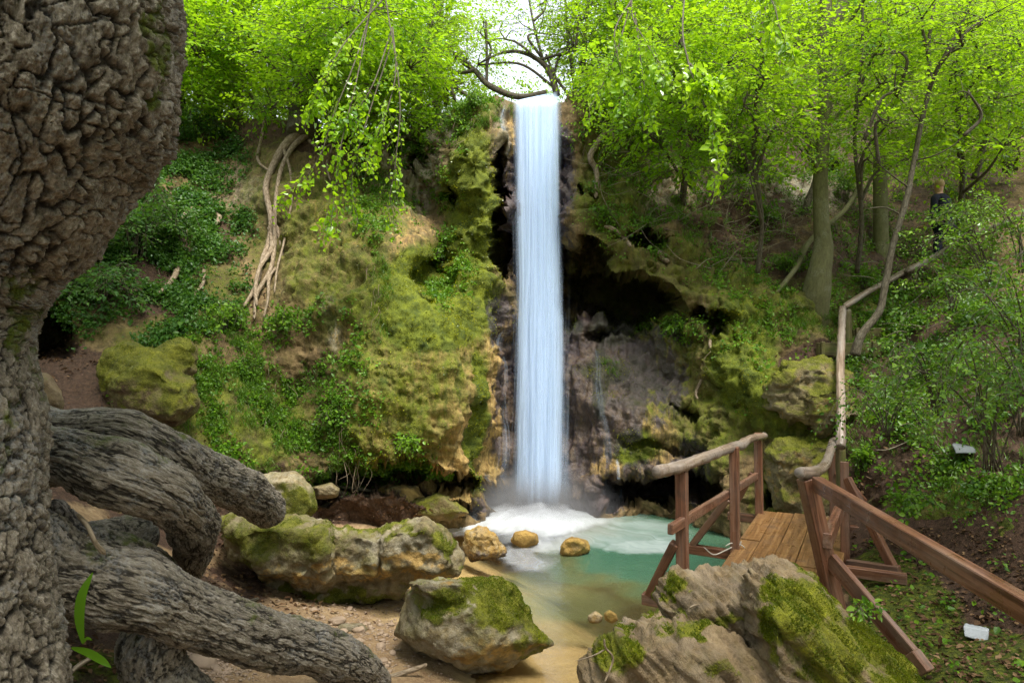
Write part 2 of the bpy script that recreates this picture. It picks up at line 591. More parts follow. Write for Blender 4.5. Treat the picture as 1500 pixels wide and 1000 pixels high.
M['pebble'] = mat_plain('pebble', (.27, .20, .14), .7, .5, 9, .4)
M['foam_block'] = mat_plain('white_foam_block', (.34, .36, .39), .7, .14, 60, .4)
M['slab'] = mat_plain('pale_slate', (.095, .11, .115), .7, .3, 12, .4)
M['plastic'] = mat_plain('clear_plastic', (.62, .66, .68), .18, .1, 30, .1, .6)
M['orange_cap'] = mat_plain('orange_cap', (.7, .14, .02), .4, .1, 30, .05)
M['skin'] = mat_plain('skin', (.52, .30, .21), .55, .1, 30, .05)
M['hair'] = mat_plain('fair_hair', (.42, .29, .16), .6, .3, 60, .3)
M['navy'] = mat_plain('navy_cloth', (.010, .012, .028), .85, .3, 40, .2)
M['shoe'] = mat_plain('black_shoe', (.015, .015, .016), .5, .2, 40, .1)
M['eye'] = mat_plain('eye_white', (.7, .7, .68), .3, .02, 40, .0)
M['rope'] = mat_plain('pale_rope', (.38, .35, .30), .8, .2, 80, .4)
M['litter'] = mat_leaf('dead_leaf', (.035, .018, .01), (.10, .055, .03), (.24, .15, .08), (.12, .06, .02), .15, .0)


def ground_material():
    t = NT('forest_floor')
    P = t.pos()
    n1 = t.noise(P, 3.0, 6, .65)
    n2 = t.noise(P, 22, 6, .72)
    n3 = t.noise(P, 75, 4, .7)
    sand = t.cramp(t.math('ADD', t.math('MULTIPLY', n1, .4), t.math('MULTIPLY', n2, .6)), [(.33, (.15, .085, .045)), (.52, (.27, .185, .10)), (.7, (.40, .30, .175))])
    lit = t.cramp(t.math('ADD', t.math('MULTIPLY', n3, .5), t.math('MULTIPLY', n2, .5)), [(.35, (.018, .011, .008)), (.52, (.065, .036, .022)), (.7, (.17, .10, .065))])
    la = t.attr('litter')
    c = t.mix(t.ramp(t.math('ADD', n1, t.math('MULTIPLY', t.math('SUBTRACT', la, .5), .9)), .42, .58), sand, lit)
    mo = t.attr('moss')
    mc = t.cramp(n2, [(.35, (.02, .032, .004)), (.52, (.07, .085, .008)), (.68, (.15, .16, .012))])
    mf = t.math('MULTIPLY', t.ramp(t.math('ADD', t.noise(P, 4, 5, .7), t.math('MULTIPLY', t.math('SUBTRACT', mo, .5), .8)), .45, .56), t.math('MULTIPLY', mo, 4, True))
    c = t.mix(mf, c, mc)
    z = t.n('SeparateXYZ', Vector=P).outputs[2]
    wet = t.ramp(t.math('ADD', z, t.math('MULTIPLY', n1, -.12)), .03, -.03)
    c = t.mix(t.math('MULTIPLY', wet, .75), c, t.mix(t.noise(P, 1.8, 6, .6, .5), (.22, .15, .06), (.62, .47, .24)))
    b = t.bump(t.math('ADD', n2, t.math('MULTIPLY', n3, .6)), .8, .03)
    return t.surf(t.n('BsdfPrincipled', Base_Color=c, Roughness=.85, Normal=b, Specular_IOR_Level=.25))


def bed_material():
    t = NT('pool_bed_sand')
    P = t.pos()
    n1 = t.noise(P, 1.6, 6, .6, .5)
    n2 = t.noise(P, 14, 5, .7)
    c = t.cramp(t.math('ADD', t.math('MULTIPLY', n1, .65), t.math('MULTIPLY', n2, .35)), [(.36, (.16, .10, .04)), (.5, (.40, .28, .12)), (.64, (.56, .42, .21))])
    return t.surf(t.n('BsdfPrincipled', Base_Color=c, Roughness=.8, Normal=t.bump(n2, .5, .02)))


def water_material():
    """Clear pool water over sand; attributes: deep (green depth), foam (aerated white water)."""
    t = NT('pool_water')
    P = t.pos()
    deep, foam = t.attr('deep'), t.attr('foam')
    fl = t.attr('flow', True)
    s1 = t.noise(t.map(fl, (1.0, 5.0, 1.0)), 1.3, 6, .62, .8)
    s2 = t.noise(t.map(fl, (2.0, 9.0, 1.0)), 1.3, 3, .5, .6)
    ff = t.math('ADD', foam, t.math('MULTIPLY', t.math('SUBTRACT', t.math('ADD', t.math('MULTIPLY', s1, .65), t.math('MULTIPLY', s2, .35)), .5), .9))
    ff = t.math('MULTIPLY', t.ramp(ff, .05, 1.2), t.math('MULTIPLY', foam, 1.6, True))
    gcol = t.mix(t.ramp(deep, .15, 1.0), (.20, .20, .075), (.048, .125, .08))
    b = t.bump(t.noise(t.map(P, (1.2, 2.4, 1)), 3.0, 3, .5), .10, .05)
    body = t.n('BsdfDiffuse', Color=gcol)
    clear = t.n('BsdfTransparent', Color=t.mix(t.ramp(deep, 0, .8), (.93, .92, .84), (.55, .75, .60)))
    under = t.n('MixShader', i0=t.math('MULTIPLY', t.ramp(deep, .05, .95), .80), i1=clear, i2=body)
    gl = t.n('BsdfGlossy', Color=(1, 1, 1, 1), Roughness=.16, Normal=b)
    fr = t.n('Fresnel', IOR=1.33, Normal=b)
    w = t.n('MixShader', i0=fr, i1=under, i2=gl)
    fd = t.n('BsdfDiffuse', Color=(.80, .85, .92, 1))
    ft = t.n('BsdfTranslucent', Color=(.80, .85, .92, 1))
    fm = t.n('MixShader', i0=.3, i1=fd, i2=ft)
    return t.surf(t.n('MixShader', i0=ff, i1=w, i2=fm))


def fall_material(name, dens=1.0, col=(.60, .74, .94)):
    """Falling white water: soft strands that run down the sheet. Attribute 'suv' = across, down, sheet number; 'edge' = how closed it is."""
    t = NT(name)
    v = t.attr('suv', True)
    e = t.attr('edge')
    a = t.noise(t.map(v, (9, .16, 1)), 1.0, 5, .6, .15)
    b = t.noise(t.map(v, (36, .35, 1)), 1.0, 4, .6, .1)
    c = t.noise(t.map(v, (110, .5, 1)), 1.0, 2, .5)
    s = t.math('ADD', t.math('MULTIPLY', a, .66), t.math('ADD', t.math('MULTIPLY', b, .25), t.math('MULTIPLY', c, .09)))
    f = t.math('ADD', t.math('MULTIPLY', t.math('SUBTRACT', s, .5), 1.9), t.math('MULTIPLY', e, 1.25 * dens))
    f = t.math('MULTIPLY', t.ramp(f, .1, 1.0), t.math('MULTIPLY', e, 4, True))
    d = t.n('BsdfDiffuse', Color=(*col, 1))
    l = t.n('BsdfTranslucent', Color=(*col, 1))
    m = t.n('MixShader', i0=.35, i1=d, i2=l)
    g = t.n('MixShader', i0=t.math('MULTIPLY', f, .985), i1=t.n('BsdfTransparent', Color=(1, 1, 1, 1)), i2=m)
    return t.surf(g)


M['ground'] = ground_material()
M['bed'] = bed_material()
M['water'] = water_material()
M['fall'] = fall_material('falling_water')
M['trickle'] = fall_material('thin_falling_water', .75)
# ------------------------------------------------------------------ the gorge: one relief, split into cliff and hillsides
CTRL = [
    # bank on the shaded side
    (-300, 80, 8.0), (-300, 400, 6.2), (-300, 800, 4.6), (0, 130, 10.5), (60, 300, 9.5), (50, 420, 8.6), (40, 520, 8.3), (60, 600, 7.4), (100, 700, 6.4),
    (150, 200, 11.5), (150, 300, 10.4), (160, 400, 9.4), (150, 480, 8.7), (150, 560, 8.0), (160, 640, 7.3), (250, 170, 12.8), (250, 260, 11.8), (260, 340, 10.8),
    (250, 430, 9.7), (230, 500, 8.8), (260, 580, 8.3), (280, 650, 8.0), (300, 720, 7.6), (340, 172, 13.2), (345, 250, 12.3), (340, 320, 11.6), (350, 400, 10.6), (330, 480, 9.5),
    (330, 560, 8.9), (350, 640, 8.6), (380, 700, 8.7), (400, 780, 8.6),
    # root tree corner and leaning slab
    (440, 180, 12.5), (400, 300, 11.2), (385, 400, 10.6), (440, 260, 11.6), (450, 350, 10.9), (470, 430, 10.2), (420, 470, 10.0), (430, 560, 9.6), (440, 640, 9.35), (470, 700, 9.3), (450, 790, 9.3),
    (520, 200, 12.6), (520, 280, 11.9), (535, 330, 10.9), (555, 400, 10.1), (540, 500, 9.5), (540, 600, 9.2), (550, 690, 9.15), (560, 790, 9.9),
    # pale upper wall, buttress
    (580, 200, 12.6), (590, 260, 12.4), (590, 315, 11.5), (605, 360, 10.5), (620, 440, 9.9), (620, 540, 9.4), (630, 650, 9.3), (640, 720, 9.6), (640, 800, 10.2),
    (640, 170, 12.3), (640, 300, 12.4), (640, 380, 11.7), (665, 425, 10.7), (690, 480, 10.2), (690, 560, 9.95), (690, 650, 9.85), (690, 730, 10.15), (690, 800, 10.3),
    # moss pillar beside the fall
    (665, 190, 11.6), (690, 150, 12.0), (690, 240, 11.0), (695, 330, 10.95), (700, 410, 10.95), (722, 200, 11.5), (725, 145, 12.0),
    # behind the fall
    (760, 152, 12.1), (800, 152, 12.1), (780, 250, 12.2), (780, 380, 12.3), (780, 440, 12.0), (760, 480, 11.75), (800, 480, 11.75), (780, 600, 11.55), (780, 740, 11.6), (780, 800, 11.6), (735, 500, 11.3), (735, 640, 11.0), (730, 740, 11.0),
    # wall beyond the fall
    (840, 140, 12.1), (850, 200, 11.8), (850, 290, 11.6), (855, 360, 11.4), (870, 400, 11.4), (850, 470, 11.6), (860, 540, 11.2), (860, 640, 10.9), (860, 730, 10.9), (860, 800, 11.0),
    (900, 200, 12.2), (900, 300, 11.6), (920, 360, 11.2), (940, 400, 11.0), (920, 500, 11.5), (930, 570, 11.0), (930, 660, 10.6), (940, 720, 10.7), (950, 800, 11.0),
    (1000, 150, 14.0), (1000, 260, 12.4), (1000, 340, 11.4), (1000, 420, 10.8), (1000, 500, 11.0), (990, 580, 10.8), (1000, 660, 10.5), (1000, 730, 10.6), (1000, 800, 10.6),
    (1080, 100, 16.5), (1080, 220, 14.2), (1080, 300, 12.8), (1080, 370, 11.8), (1075, 430, 10.6), (1080, 520, 10.2), (1070, 600, 10.1), (1080, 680, 9.9), (1090, 760, 9.7), (1090, 810, 9.6),
    (1140, 220, 14.6), (1130, 300, 13.4), (1150, 380, 11.8), (1150, 450, 10.9), (1150, 520, 10.3), (1150, 560, 9.8), (1160, 640, 9.6), (1160, 720, 9.4), (1160, 800, 9.2),
    # slope with the steps
    (1200, 100, 18.0), (1210, 250, 14.8), (1205, 340, 12.6), (1205, 415, 11.1), (1200, 480, 10.9), (1200, 530, 10.5), (1230, 600, 9.6), (1230, 680, 9.2), (1240, 780, 8.8),
    (1300, 0, 21.0), (1300, 150, 18.0), (1290, 280, 15.0), (1290, 360, 13.2), (1280, 430, 12.0), (1290, 500, 11.0), (1290, 570, 9.8), (1300, 660, 8.7), (1310, 760, 7.9), (1320, 810, 7.5),
    (1400, 80, 19.0), (1400, 220, 16.5), (1390, 310, 14.2), (1390, 370, 13.0), (1390, 440, 11.0), (1390, 520, 9.3), (1400, 620, 8.1), (1410, 720, 7.3), (1410, 810, 6.8),
    (1500, 50, 18.5), (1500, 250, 15.0), (1500, 370, 11.5), (1500, 480, 9.0), (1500, 600, 7.6), (1500, 720, 6.8), (1510, 810, 6.2),
    (1800, 0, 17.0), (1800, 300, 12.0), (1800, 550, 7.5), (1800, 810, 5.4),
]
_X = np.array([(p[0] / 500.0, p[1] / 500.0) for p in CTRL])
_fitD = tps_fit(_X, np.log(np.array([p[2] for p in CTRL])), 2e-4)

HOLES = [  # cavities of the tufa: centre, half-size, lean (deg), depth in metres
    (734, 315, 12, 88, 4, 1.6), (617, 228, 15, 34, 8, 1.0), (661, 282, 9, 16, 0, .7), (580, 215, 9, 12, 0, .4), (905, 436, 84, 38, 14, 3.6), (865, 408, 36, 50, 0, 2.2), (1040, 466, 34, 17, 20, 1.1),
    (944, 353, 36, 11, 8, 1.0), (862, 288, 12, 12, 0, .6), (870, 312, 10, 7, 0, .5), (968, 716, 84, 24, -4, 2.0), (575, 704, 115, 17, 3, 2.0), (640, 735, 55, 14, 15, 1.0), (60, 482, 48, 42, 0, 1.8),
    (728, 722, 22, 16, 0, .8), (1133, 728, 22, 16, 0, .8), (510, 715, 60, 16, -5, 1.0), (965, 655, 50, 7, 10, .2), (1190, 240, 10, 20, 10, .5), (1220, 245, 12, 16, 0, .8),
    (920, 480, 60, 10, -8, .8), (1010, 610, 26, 8, 30, .4), (640, 402, 30, 30, 0, .5), (700, 600, 7, 8, 0, .15), (1178, 600, 24, 10, 20, .5), (830, 420, 16, 60, 0, 1.2), (395, 705, 60, 9, 0, .4),
]


def hole_push(px, py, wx, wy):
    out = np.zeros_like(px)
    for cx, cy, rx, ry, an, dep in HOLES:
        a = math.radians(an)
        dx, dy = px + wx - cx, py + wy - cy
        u = (dx * math.cos(a) + dy * math.sin(a)) / rx
        v = (-dx * math.sin(a) + dy * math.cos(a)) / ry
        r = np.sqrt(u * u + v * v)
        out = np.maximum(out, dep * smooth01((1.25 - r) / .5))
    return out


def blobs(px, py, lst):
    out = np.zeros_like(px)
    for cx, cy, rx, ry, val in lst:
        r = np.sqrt(((px - cx) / rx) ** 2 + ((py - cy) / ry) ** 2)
        out = np.maximum(out, val * smooth01((1.35 - r) / .7))
    return out


NU, NV, NC = 860, 300, 46
U = np.concatenate([np.linspace(-300, 0, 70)[:-1], np.linspace(0, 1500, 700), np.linspace(1500, 1800, NU - 769 + 1)[1:]])
NU = len(U)
TOP = np.interp(U, [-300, 0, 150, 250, 340, 440, 500, 560, 610, 640, 690, 728, 745, 760, 826, 834, 870, 950, 1000, 1100, 1200, 1350, 1500, 1800],
                [60, 125, 165, 175, 172, 178, 196, 196, 183, 168, 146, 140, 148, 152, 150, 134, 132, 128, 118, 84, 40, -20, -40, -60])
BOT = np.interp(U, [-300, 200, 450, 1100, 1250, 1800], [800, 800, 790, 815, 815, 815])
VT = np.linspace(0, 1, NV)
PX = np.tile(U, (NV, 1))
PY = TOP[None] + (BOT - TOP)[None] * VT[:, None]
px, py = PX.ravel(), PY.ravel()
D0 = np.exp(tps_eval(_fitD, np.stack([px / 500.0, py / 500.0], 1)))
S0 = np.stack([(px - 750) / FPX * D0, D0, CAMZ - (py - 500) / FPX * D0], 1)
wx = fbm(S0 * 2.2, 3, .4) * 24
wy = fbm(S0 * 2.2 + 31, 3, .4) * 24
D1 = D0 + hole_push(px, py, wx, wy)
S1 = np.stack([(px - 750) / FPX * D1, D1, CAMZ - (py - 500) / FPX * D1], 1)

# what the stone carries, by place on the relief
A_moss = blobs(px, py, [(690, 300, 40, 150, .8), (630, 440, 100, 85, 1.0), (590, 540, 110, 120, .6), (560, 430, 60, 60, .62), (490, 370, 90, 130, .55), (560, 640, 110, 70, .6), (700, 620, 14, 110, .95), (1090, 520, 60, 110, .78), (980, 480, 60, 40, .6),
                        (900, 270, 60, 110, .6), (960, 400, 90, 40, .5), (1150, 590, 70, 60, .7), (1050, 620, 70, 80, .55), (230, 520, 80, 60, .5), (400, 300, 60, 120, .45), (320, 430, 50, 60, .55), (880, 560, 12, 60, .85), (890, 545, 40, 16, .8),
                        (930, 655, 40, 30, .7), (840, 480, 16, 12, .9), (900, 480, 40, 30, .65), (1150, 730, 60, 60, .55), (330, 620, 140, 90, .62), (120, 440, 100, 70, .35), (1100, 440, 80, 50, .6), (680, 160, 60, 30, .6), (1350, 800, 120, 80, .6),
                        (1230, 450, 130, 60, .55), (940, 400, 140, 70, .5), (1000, 560, 120, 80, .5), (560, 300, 60, 60, .5), (1450, 760, 120, 70, .6), (210, 300, 150, 110, .3)])
A_tan = blobs(px, py, [(665, 600, 80, 165, .85), (720, 660, 26, 70, .9), (600, 610, 100, 100, .66), (600, 360, 50, 60, .45), (485, 390, 80, 120, .32), (850, 640, 30, 110, .52), (960, 640, 40, 50, .5), (745, 580, 20, 130, .72), (870, 600, 60, 120, .55), (920, 640, 60, 70, .6), (500, 330, 60, 50, .5), (560, 500, 90, 100, .42), (430, 430, 50, 80, .2),
                       (690, 200, 60, 60, .3), (860, 380, 40, 40, .45), (640, 730, 60, 30, .6), (1160, 660, 60, 50, .5), (760, 200, 14, 80, .6)])
A_pale = blobs(px, py, [(600, 250, 46, 60, .95), (585, 300, 22, 30, .5), (1140, 270, 70, 50, .95), (1210, 270, 40, 40, .8), (345, 280, 45, 35, .3), (487, 470, 9, 40, 1.0), (640, 190, 30, 20, .8), (960, 270, 40, 40, .6), (680, 470, 60, 70, .5), (960, 230, 50, 60, .4), (1040, 260, 60, 50, .5), (735, 200, 12, 60, .5)])
A_wet = blobs(px, py, [(800, 600, 90, 150, .95), (880, 570, 80, 120, .92), (960, 560, 50, 80, .62), (740, 580, 22, 120, .85), (1010, 690, 40, 60, .6), (790, 300, 55, 160, .8), (940, 500, 80, 30, .5), (728, 480, 25, 50, .7), (860, 720, 90, 30, .8), (960, 700, 90, 30, .7), (700, 740, 20, 12, .6)])
A_wet = np.clip(A_wet - .25 * A_tan, 0, 1)
A_earth = blobs(px, py, [(300, 440, 70, 60, .7), (90, 560, 90, 60, .95), (220, 370, 130, 110, .75), (400, 740, 90, 50, .9), (1090, 330, 110, 70, .62), (1250, 400, 140, 80, .62), (1300, 640, 120, 120, .85), (1450, 600, 130, 200, .8), (1360, 300, 160, 100, .6), (1200, 530, 60, 26, .9), (1000, 330, 60, 50, .45), (300, 690, 120, 60, .9), (1350, 480, 160, 70, .6),
                         (200, 250, 120, 80, .4), (560, 745, 120, 26, .8), (1200, 160, 260, 110, .7), (950, 170, 80, 50, .5), (440, 200, 150, 24, .7), (1240, 760, 60, 60, .6), (60, 300, 150, 130, .5)])
cliffy = blobs(px, py, [(640, 450, 250, 330, 1), (930, 520, 230, 330, 1), (1120, 560, 100, 190, .8)])

# relief: lumps, drapery streaks, strata, small pits
gridP = S1.reshape(NV, NU, 3)
du = np.gradient(gridP, axis=1)
dv = np.gradient(gridP, axis=0)
NRM = np.cross(du, dv).reshape(-1, 3)
NRM = unit(NRM)
NRM[NRM[:, 1] > 0] *= -1
ng = NRM.reshape(NV, NU, 3)
for _ in range(7):
    pg = np.pad(ng, ((1, 1), (1, 1), (0, 0)), 'edge')
    ng = (pg[:-2, 1:-1] + pg[2:, 1:-1] + pg[1:-1, :-2] + pg[1:-1, 2:] + pg[1:-1, 1:-1]) / 5
NRM = unit(ng.reshape(-1, 3))
drape = fbm(S1 * np.array([5.5, 5.5, .55]) + fbm(S1 * 1.5, 2)[:, None] * .6, 5, .6)
strata_dir = S1 @ np.array([[.80, 0, .60], [0, 1, 0], [-.60, 0, .80]])
strata = ridged(strata_dir * np.array([3.4, 1.6, .7]), 4)
lump = fbm(S1 * 1.1, 5, .5)
f1, f2, cid = worley(S1 * 3.1 + fbm(S1 * 2, 3)[:, None] * .7)
pits = fbm(S1 * 6.5, 4, .6)
tint = np.clip(A_tan * 1.3 + (px > 560) * (px < 990) * (py > 430) * .5, 0, 1)
slab = blobs(px, py, [(480, 390, 80, 130, 1)])
smz = blobs(px, py, [(580, 490, 130, 190, 1), (480, 420, 90, 120, .8), (880, 600, 120, 130, .9)])
disp = lump * (.42 * cliffy + .18) * (1 - .45 * smz) + pits * (.06 + .04 * cliffy) * (1 - .55 * smz) + (f1 - .45) * (.09 * cliffy + .03) * (1 - tint * .5) * (1 - .7 * smz)
disp = disp + drape * .15 * tint + (strata - .45) * .26 * slab
crust = ridged(S1 * 2.3 + 5, 5, .55)
disp = disp - np.maximum(crust - .62, 0) * .45 * cliffy * (1 - tint * .6) * (1 - .6 * smz)
disp = disp * smooth01((VT[:, None] * np.ones(NU)[None]).ravel() / .04 + .15)
SURF = S1 + NRM * disp[:, None]
SURF_G = SURF.reshape(NV, NU, 3)
d_u = np.gradient(SURF_G, axis=1)
d_v = np.gradient(SURF_G, axis=0)
SN = unit(np.cross(d_u, d_v))
SN[SN[..., 1] > 0.0] *= -1
AREA = np.linalg.norm(np.cross(d_u, d_v), axis=2)


def surf(qx, qy):
    """Point and normal of the relief where photo pixel (qx, qy) meets it."""
    u = np.clip(np.interp(qx, U, np.arange(NU)), 0, NU - 1)
    i = int(round(float(u)))
    v = (qy - TOP[i]) / (BOT[i] - TOP[i]) * (NV - 1)
    j = int(np.clip(round(float(v)), 0, NV - 1))
    return SURF_G[j, i], SN[j, i]


# the ground going back from the rim
dy = np.concatenate([[0.06, .15, .3, .5, .75], np.geomspace(1.0, 70, NC - 5)])
rise = np.interp(U, [-300, 0, 300, 600, 720, 780, 850, 1000, 1200, 1800], [.22, .2, .14, .06, .02, -.04, .10, .30, .42, .45])
rim = SURF_G[0]
back = rim[None] + np.stack([np.zeros((NC, NU)), np.tile(dy[:, None], (1, NU)), dy[:, None] * rise[None] * (1 - .25 * smooth01(dy / 60))[:, None]], -1)
# spread the strip sideways as it goes back so that it stays as wide as the view
back[..., 0] = rim[None, :, 0] * (1 + dy[:, None] / 14.0)
bn = fbm(back.reshape(-1, 3) * .9, 4).reshape(NC, NU)
back[..., 2] += bn * .25 * smooth01(dy / 1.5)[:, None] - .03 * smooth01(dy / .4)[:, None]
back[..., 2] -= (np.exp(-((U - 785) / 34.0) ** 2))[None] * .12
ALLG = np.concatenate([back[::-1], SURF_G], 0)
ROWS = ALLG.shape[0]
zero = np.zeros((NC, NU))
def withcap(a, capval):
    return np.concatenate([np.full((NC, NU), capval), a.reshape(NV, NU)], 0).ravel()
attrs = dict(moss=withcap(A_moss, .35), tan=withcap(A_tan, 0), pale=withcap(A_pale, 0), wet=withcap(A_wet, 0), earth=withcap(A_earth, .8))
allF = grid_faces(NU, ROWS)
vv = np.repeat(np.arange(ROWS - 1), NU - 1)
uu = np.tile(np.arange(NU - 1), ROWS - 1)
fpx = U[uu]
fpy = np.where(vv < NC, -1, PY[np.clip(vv - NC, 0, NV - 1), uu])
edge_n = fbm(ALLG[vv, uu] * 1.4, 3) * 34
lb = np.interp(fpy, [100, 200, 300, 420, 480, 800], [440, 405, 375, 350, 400, 440]) + edge_n
rb = np.interp(fpy, [100, 200, 300, 400, 520, 640, 800], [905, 940, 975, 1090, 1140, 1250, 1250]) + edge_n
grp = np.where(fpx < lb, 0, np.where(fpx > rb, 2, 1))
grp = np.where(fpy < 0, 3, grp)
names = [('hillside', 'dark earthy bank with moss, roots and undergrowth beside the cliff'), ('cliff', 'mossy ochre tufa cliff with caves behind the waterfall'),
         ('hillside', 'steep leafy slope with steps and pale rock beyond the footbridge'), ('plateau', 'leafy ground behind the rim of the cliff')]
for g, (nm, lab) in enumerate(names):
    sel = allF[grp == g]
    used = np.unique(sel)
    remap = np.full(ROWS * NU, -1)
    remap[used] = np.arange(len(used))
    mb = MB()
    mb.add(ALLG.reshape(-1, 3)[used], remap[sel], **{k: v[used] for k, v in attrs.items()})
    tag(mb.build(nm, M['cliff']), lab, nm, kind='structure')

# ------------------------------------------------------------------ ground in front, pool bed
GP = [at(*p) for p in [
    (560, 765, 10.4), (480, 745, 9.6), (450, 760, 9.3), (330, 830, 7.2), (250, 800, 6.5), (400, 690, 9.1), (300, 670, 8.4), (120, 600, 7.6), (200, 950, 4.8), (300, 990, 4.6), (480, 930, 5.9), (550, 960, 5.75),
    (420, 860, 7.2), (520, 890, 6.95), (600, 800, 9.2), (1280, 870, 6.5), (1400, 930, 5.7), (1400, 820, 6.7), (1330, 730, 7.9), (1480, 740, 6.7), (1260, 790, 8.0), (100, 800, 5.2), (60, 950, 4.0), (1330, 960, 5.4)]]
GP += [np.array(p, float) for p in [
    (.4, 10.3, -.9), (1.2, 9.3, -1.0), (1.6, 8.3, -.9), (.2, 9.0, -.5), (.3, 8.0, -.32), (0, 7.0, -.20), (.6, 6.6, -.24), (.3, 5.6, -.13), (-.35, 6.6, -.10), (-.7, 8.6, -.12), (1.5, 7.2, -.55), (2.2, 8.6, -.6), (1.6, 6.0, -.25), (2.3, 6.4, -.2),
    (2.9, 7.4, -.1), (1.0, 5.6, -.15), (.6, 4.6, -.05), (0, 4.8, .03), (-.5, 5.3, .10), (-.6, 5.9, .12), (-1.0, 6.9, .05), (-1.9, 10.2, .15),
    (-2, 0, .9), (0, 0, .9), (3, 0, .9), (0, 2.5, .55), (-3, 3, 1.0), (4.5, 3.5, .9), (-10, -5, 1.2), (10, -5, 1.2), (-9, 6, 2.6), (9, 6, 2.2), (0, 13.5, -.8), (-4, 13, .5), (4, 13, .2), (-9, 13, 2.5), (9, 13, 2)]]
GP = np.array(GP)
_fitG = tps_fit(GP[:, :2] / 5, GP[:, 2], 3e-3)


def gz(x, y):
    x, y = np.broadcast_arrays(np.asarray(x, float), np.asarray(y, float))
    q = np.stack([x.ravel(), y.ravel()], 1)
    z = tps_eval(_fitG, q / 5)
    P3 = np.stack([q[:, 0], q[:, 1], np.zeros(len(q))], 1)
    z = z + fbm(P3 * 1.7, 4) * .09 + fbm(P3 * 9, 3) * .018
    return z.reshape(x.shape)


gx = np.concatenate([-np.geomspace(40, 6.2, 22), np.linspace(-6, 6, 420), np.geomspace(6.2, 40, 22)])
gy = np.concatenate([-np.geomspace(40, 4.2, 18), np.linspace(-4, 3.4, 50), np.linspace(3.45, 11.8, 330), np.linspace(12, 13.5, 8)])
GXX, GYY = np.meshgrid(gx, gy)
cx_, cy_ = np.clip(GXX, -10, 10), np.clip(GYY, -5, 13.5)
GZ = gz(cx_, cy_)
vis = GYY > .5
ppx = np.where(vis, 750 + FPX * GXX / np.maximum(GYY, .5), 0)
ppy = np.where(vis, 500 + FPX * (CAMZ - GZ) / np.maximum(GYY, .5), 0)
lit = blobs(ppx.ravel(), ppy.ravel(), [(300, 720, 160, 90, .9), (100, 620, 120, 120, .9), (470, 730, 110, 40, .9), (1400, 800, 180, 200, .9), (120, 960, 140, 60, .7), (330, 860, 70, 40, .6), (400, 880, 60, 30, .4)])
mss = blobs(ppx.ravel(), ppy.ravel(), [(1330, 920, 90, 90, .8), (1290, 850, 60, 50, .8), (150, 980, 80, 40, .5), (1420, 970, 120, 60, .7), (1100, 960, 200, 80, .5)])
lit = np.where(GXX.ravel() ** 2 + (GYY.ravel() - 6) ** 2 > 60, .8, lit)
mb = MB()
mb.add(np.stack([GXX, GYY, GZ], -1).reshape(-1, 3), grid_faces(len(gx), len(gy)), litter=lit, moss=mss)
tag(mb.build('ground', M['ground']), kind='structure')

# ------------------------------------------------------------------ water of the pool
wxs = np.linspace(-3.2, 4.6, 330)
wys = np.concatenate([np.linspace(3.6, 8, 150), np.linspace(8.02, 12.2, 230)])
WX, WY = np.meshgrid(wxs, wys)
q3 = np.stack([WX.ravel(), WY.ravel(), np.zeros(WX.size)], 1)
cxw, cyw = .42, 10.95          # where the fall lands
rel = np.stack([WX.ravel() - cxw, WY.ravel() - cyw], 1)
rr = np.linalg.norm(rel * np.array([.75, 1.0]), axis=1)
ang = np.arctan2(rel[:, 0], -rel[:, 1])
wp = fbm(q3 * 1.1, 4)
wpp = fbm(q3 * np.array([2.2, 2.2, 1]) + 9, 4)
rr2 = rr + wp * .5
wpx = 750 + FPX * WX.ravel() / WY.ravel()
wpy = 500 + FPX * CAMZ / WY.ravel()
ell = np.sqrt(((WX.ravel() - .40) / 1.9) ** 2 + ((WY.ravel() - 10.75) / 1.40) ** 2)
foam = 1.2 * smooth01((1.18 - ell - wp * .35) / 1.1) ** 1.15
foam = np.maximum(foam, blobs(wpx + wp * 60, wpy + wpp * 10, [(900, 782, 110, 22, .42), (670, 768, 70, 14, .7), (800, 795, 70, 16, .5), (765, 815, 46, 22, .42), (945, 800, 50, 12, .5)]))
foam = np.minimum(foam, 1.25)
deep = blobs(wpx + wp * 50, wpy + wpp * 14, [(960, 815, 140, 42, 1.0), (1010, 770, 120, 40, .95), (860, 836, 80, 22, .6), (800, 852, 70, 18, .35), (1000, 850, 90, 40, .75), (830, 885, 90, 26, .3)])
deep = np.maximum(deep, smooth01((WY.ravel() - 9.6) / 1.2) * .6)
mound = .13 * np.exp(-(rr / .55) ** 2) + .07 * np.exp(-(rr / 1.2) ** 2)
mound = mound * (1 + .55 * fbm(q3 * 3.2 + 4, 3)) + foam * .025 * fbm(q3 * 4.5, 3) + .004 * fbm(q3 * 2.2, 2)
flow = np.stack([rr * .8 + wp * .5, ang * 1.1 + wpp * .25, np.zeros_like(rr)], 1)
mb = MB()
mb.add(np.stack([WX.ravel(), WY.ravel(), mound], 1), grid_faces(len(wxs), len(wys)), foam=foam, deep=deep, flow=flow)
tag(mb.build('pool_water', M['water']), 'clear green pool with white foam below the waterfall', 'pool', kind='structure')
# ------------------------------------------------------------------ waterfall
def lerp(x, a, b):
    return np.interp(x, a, b)


fall = thing('waterfall', 'tall white silky waterfall dropping from the cliff lip into the pool', 'waterfall', at(790, 748, 11.0))


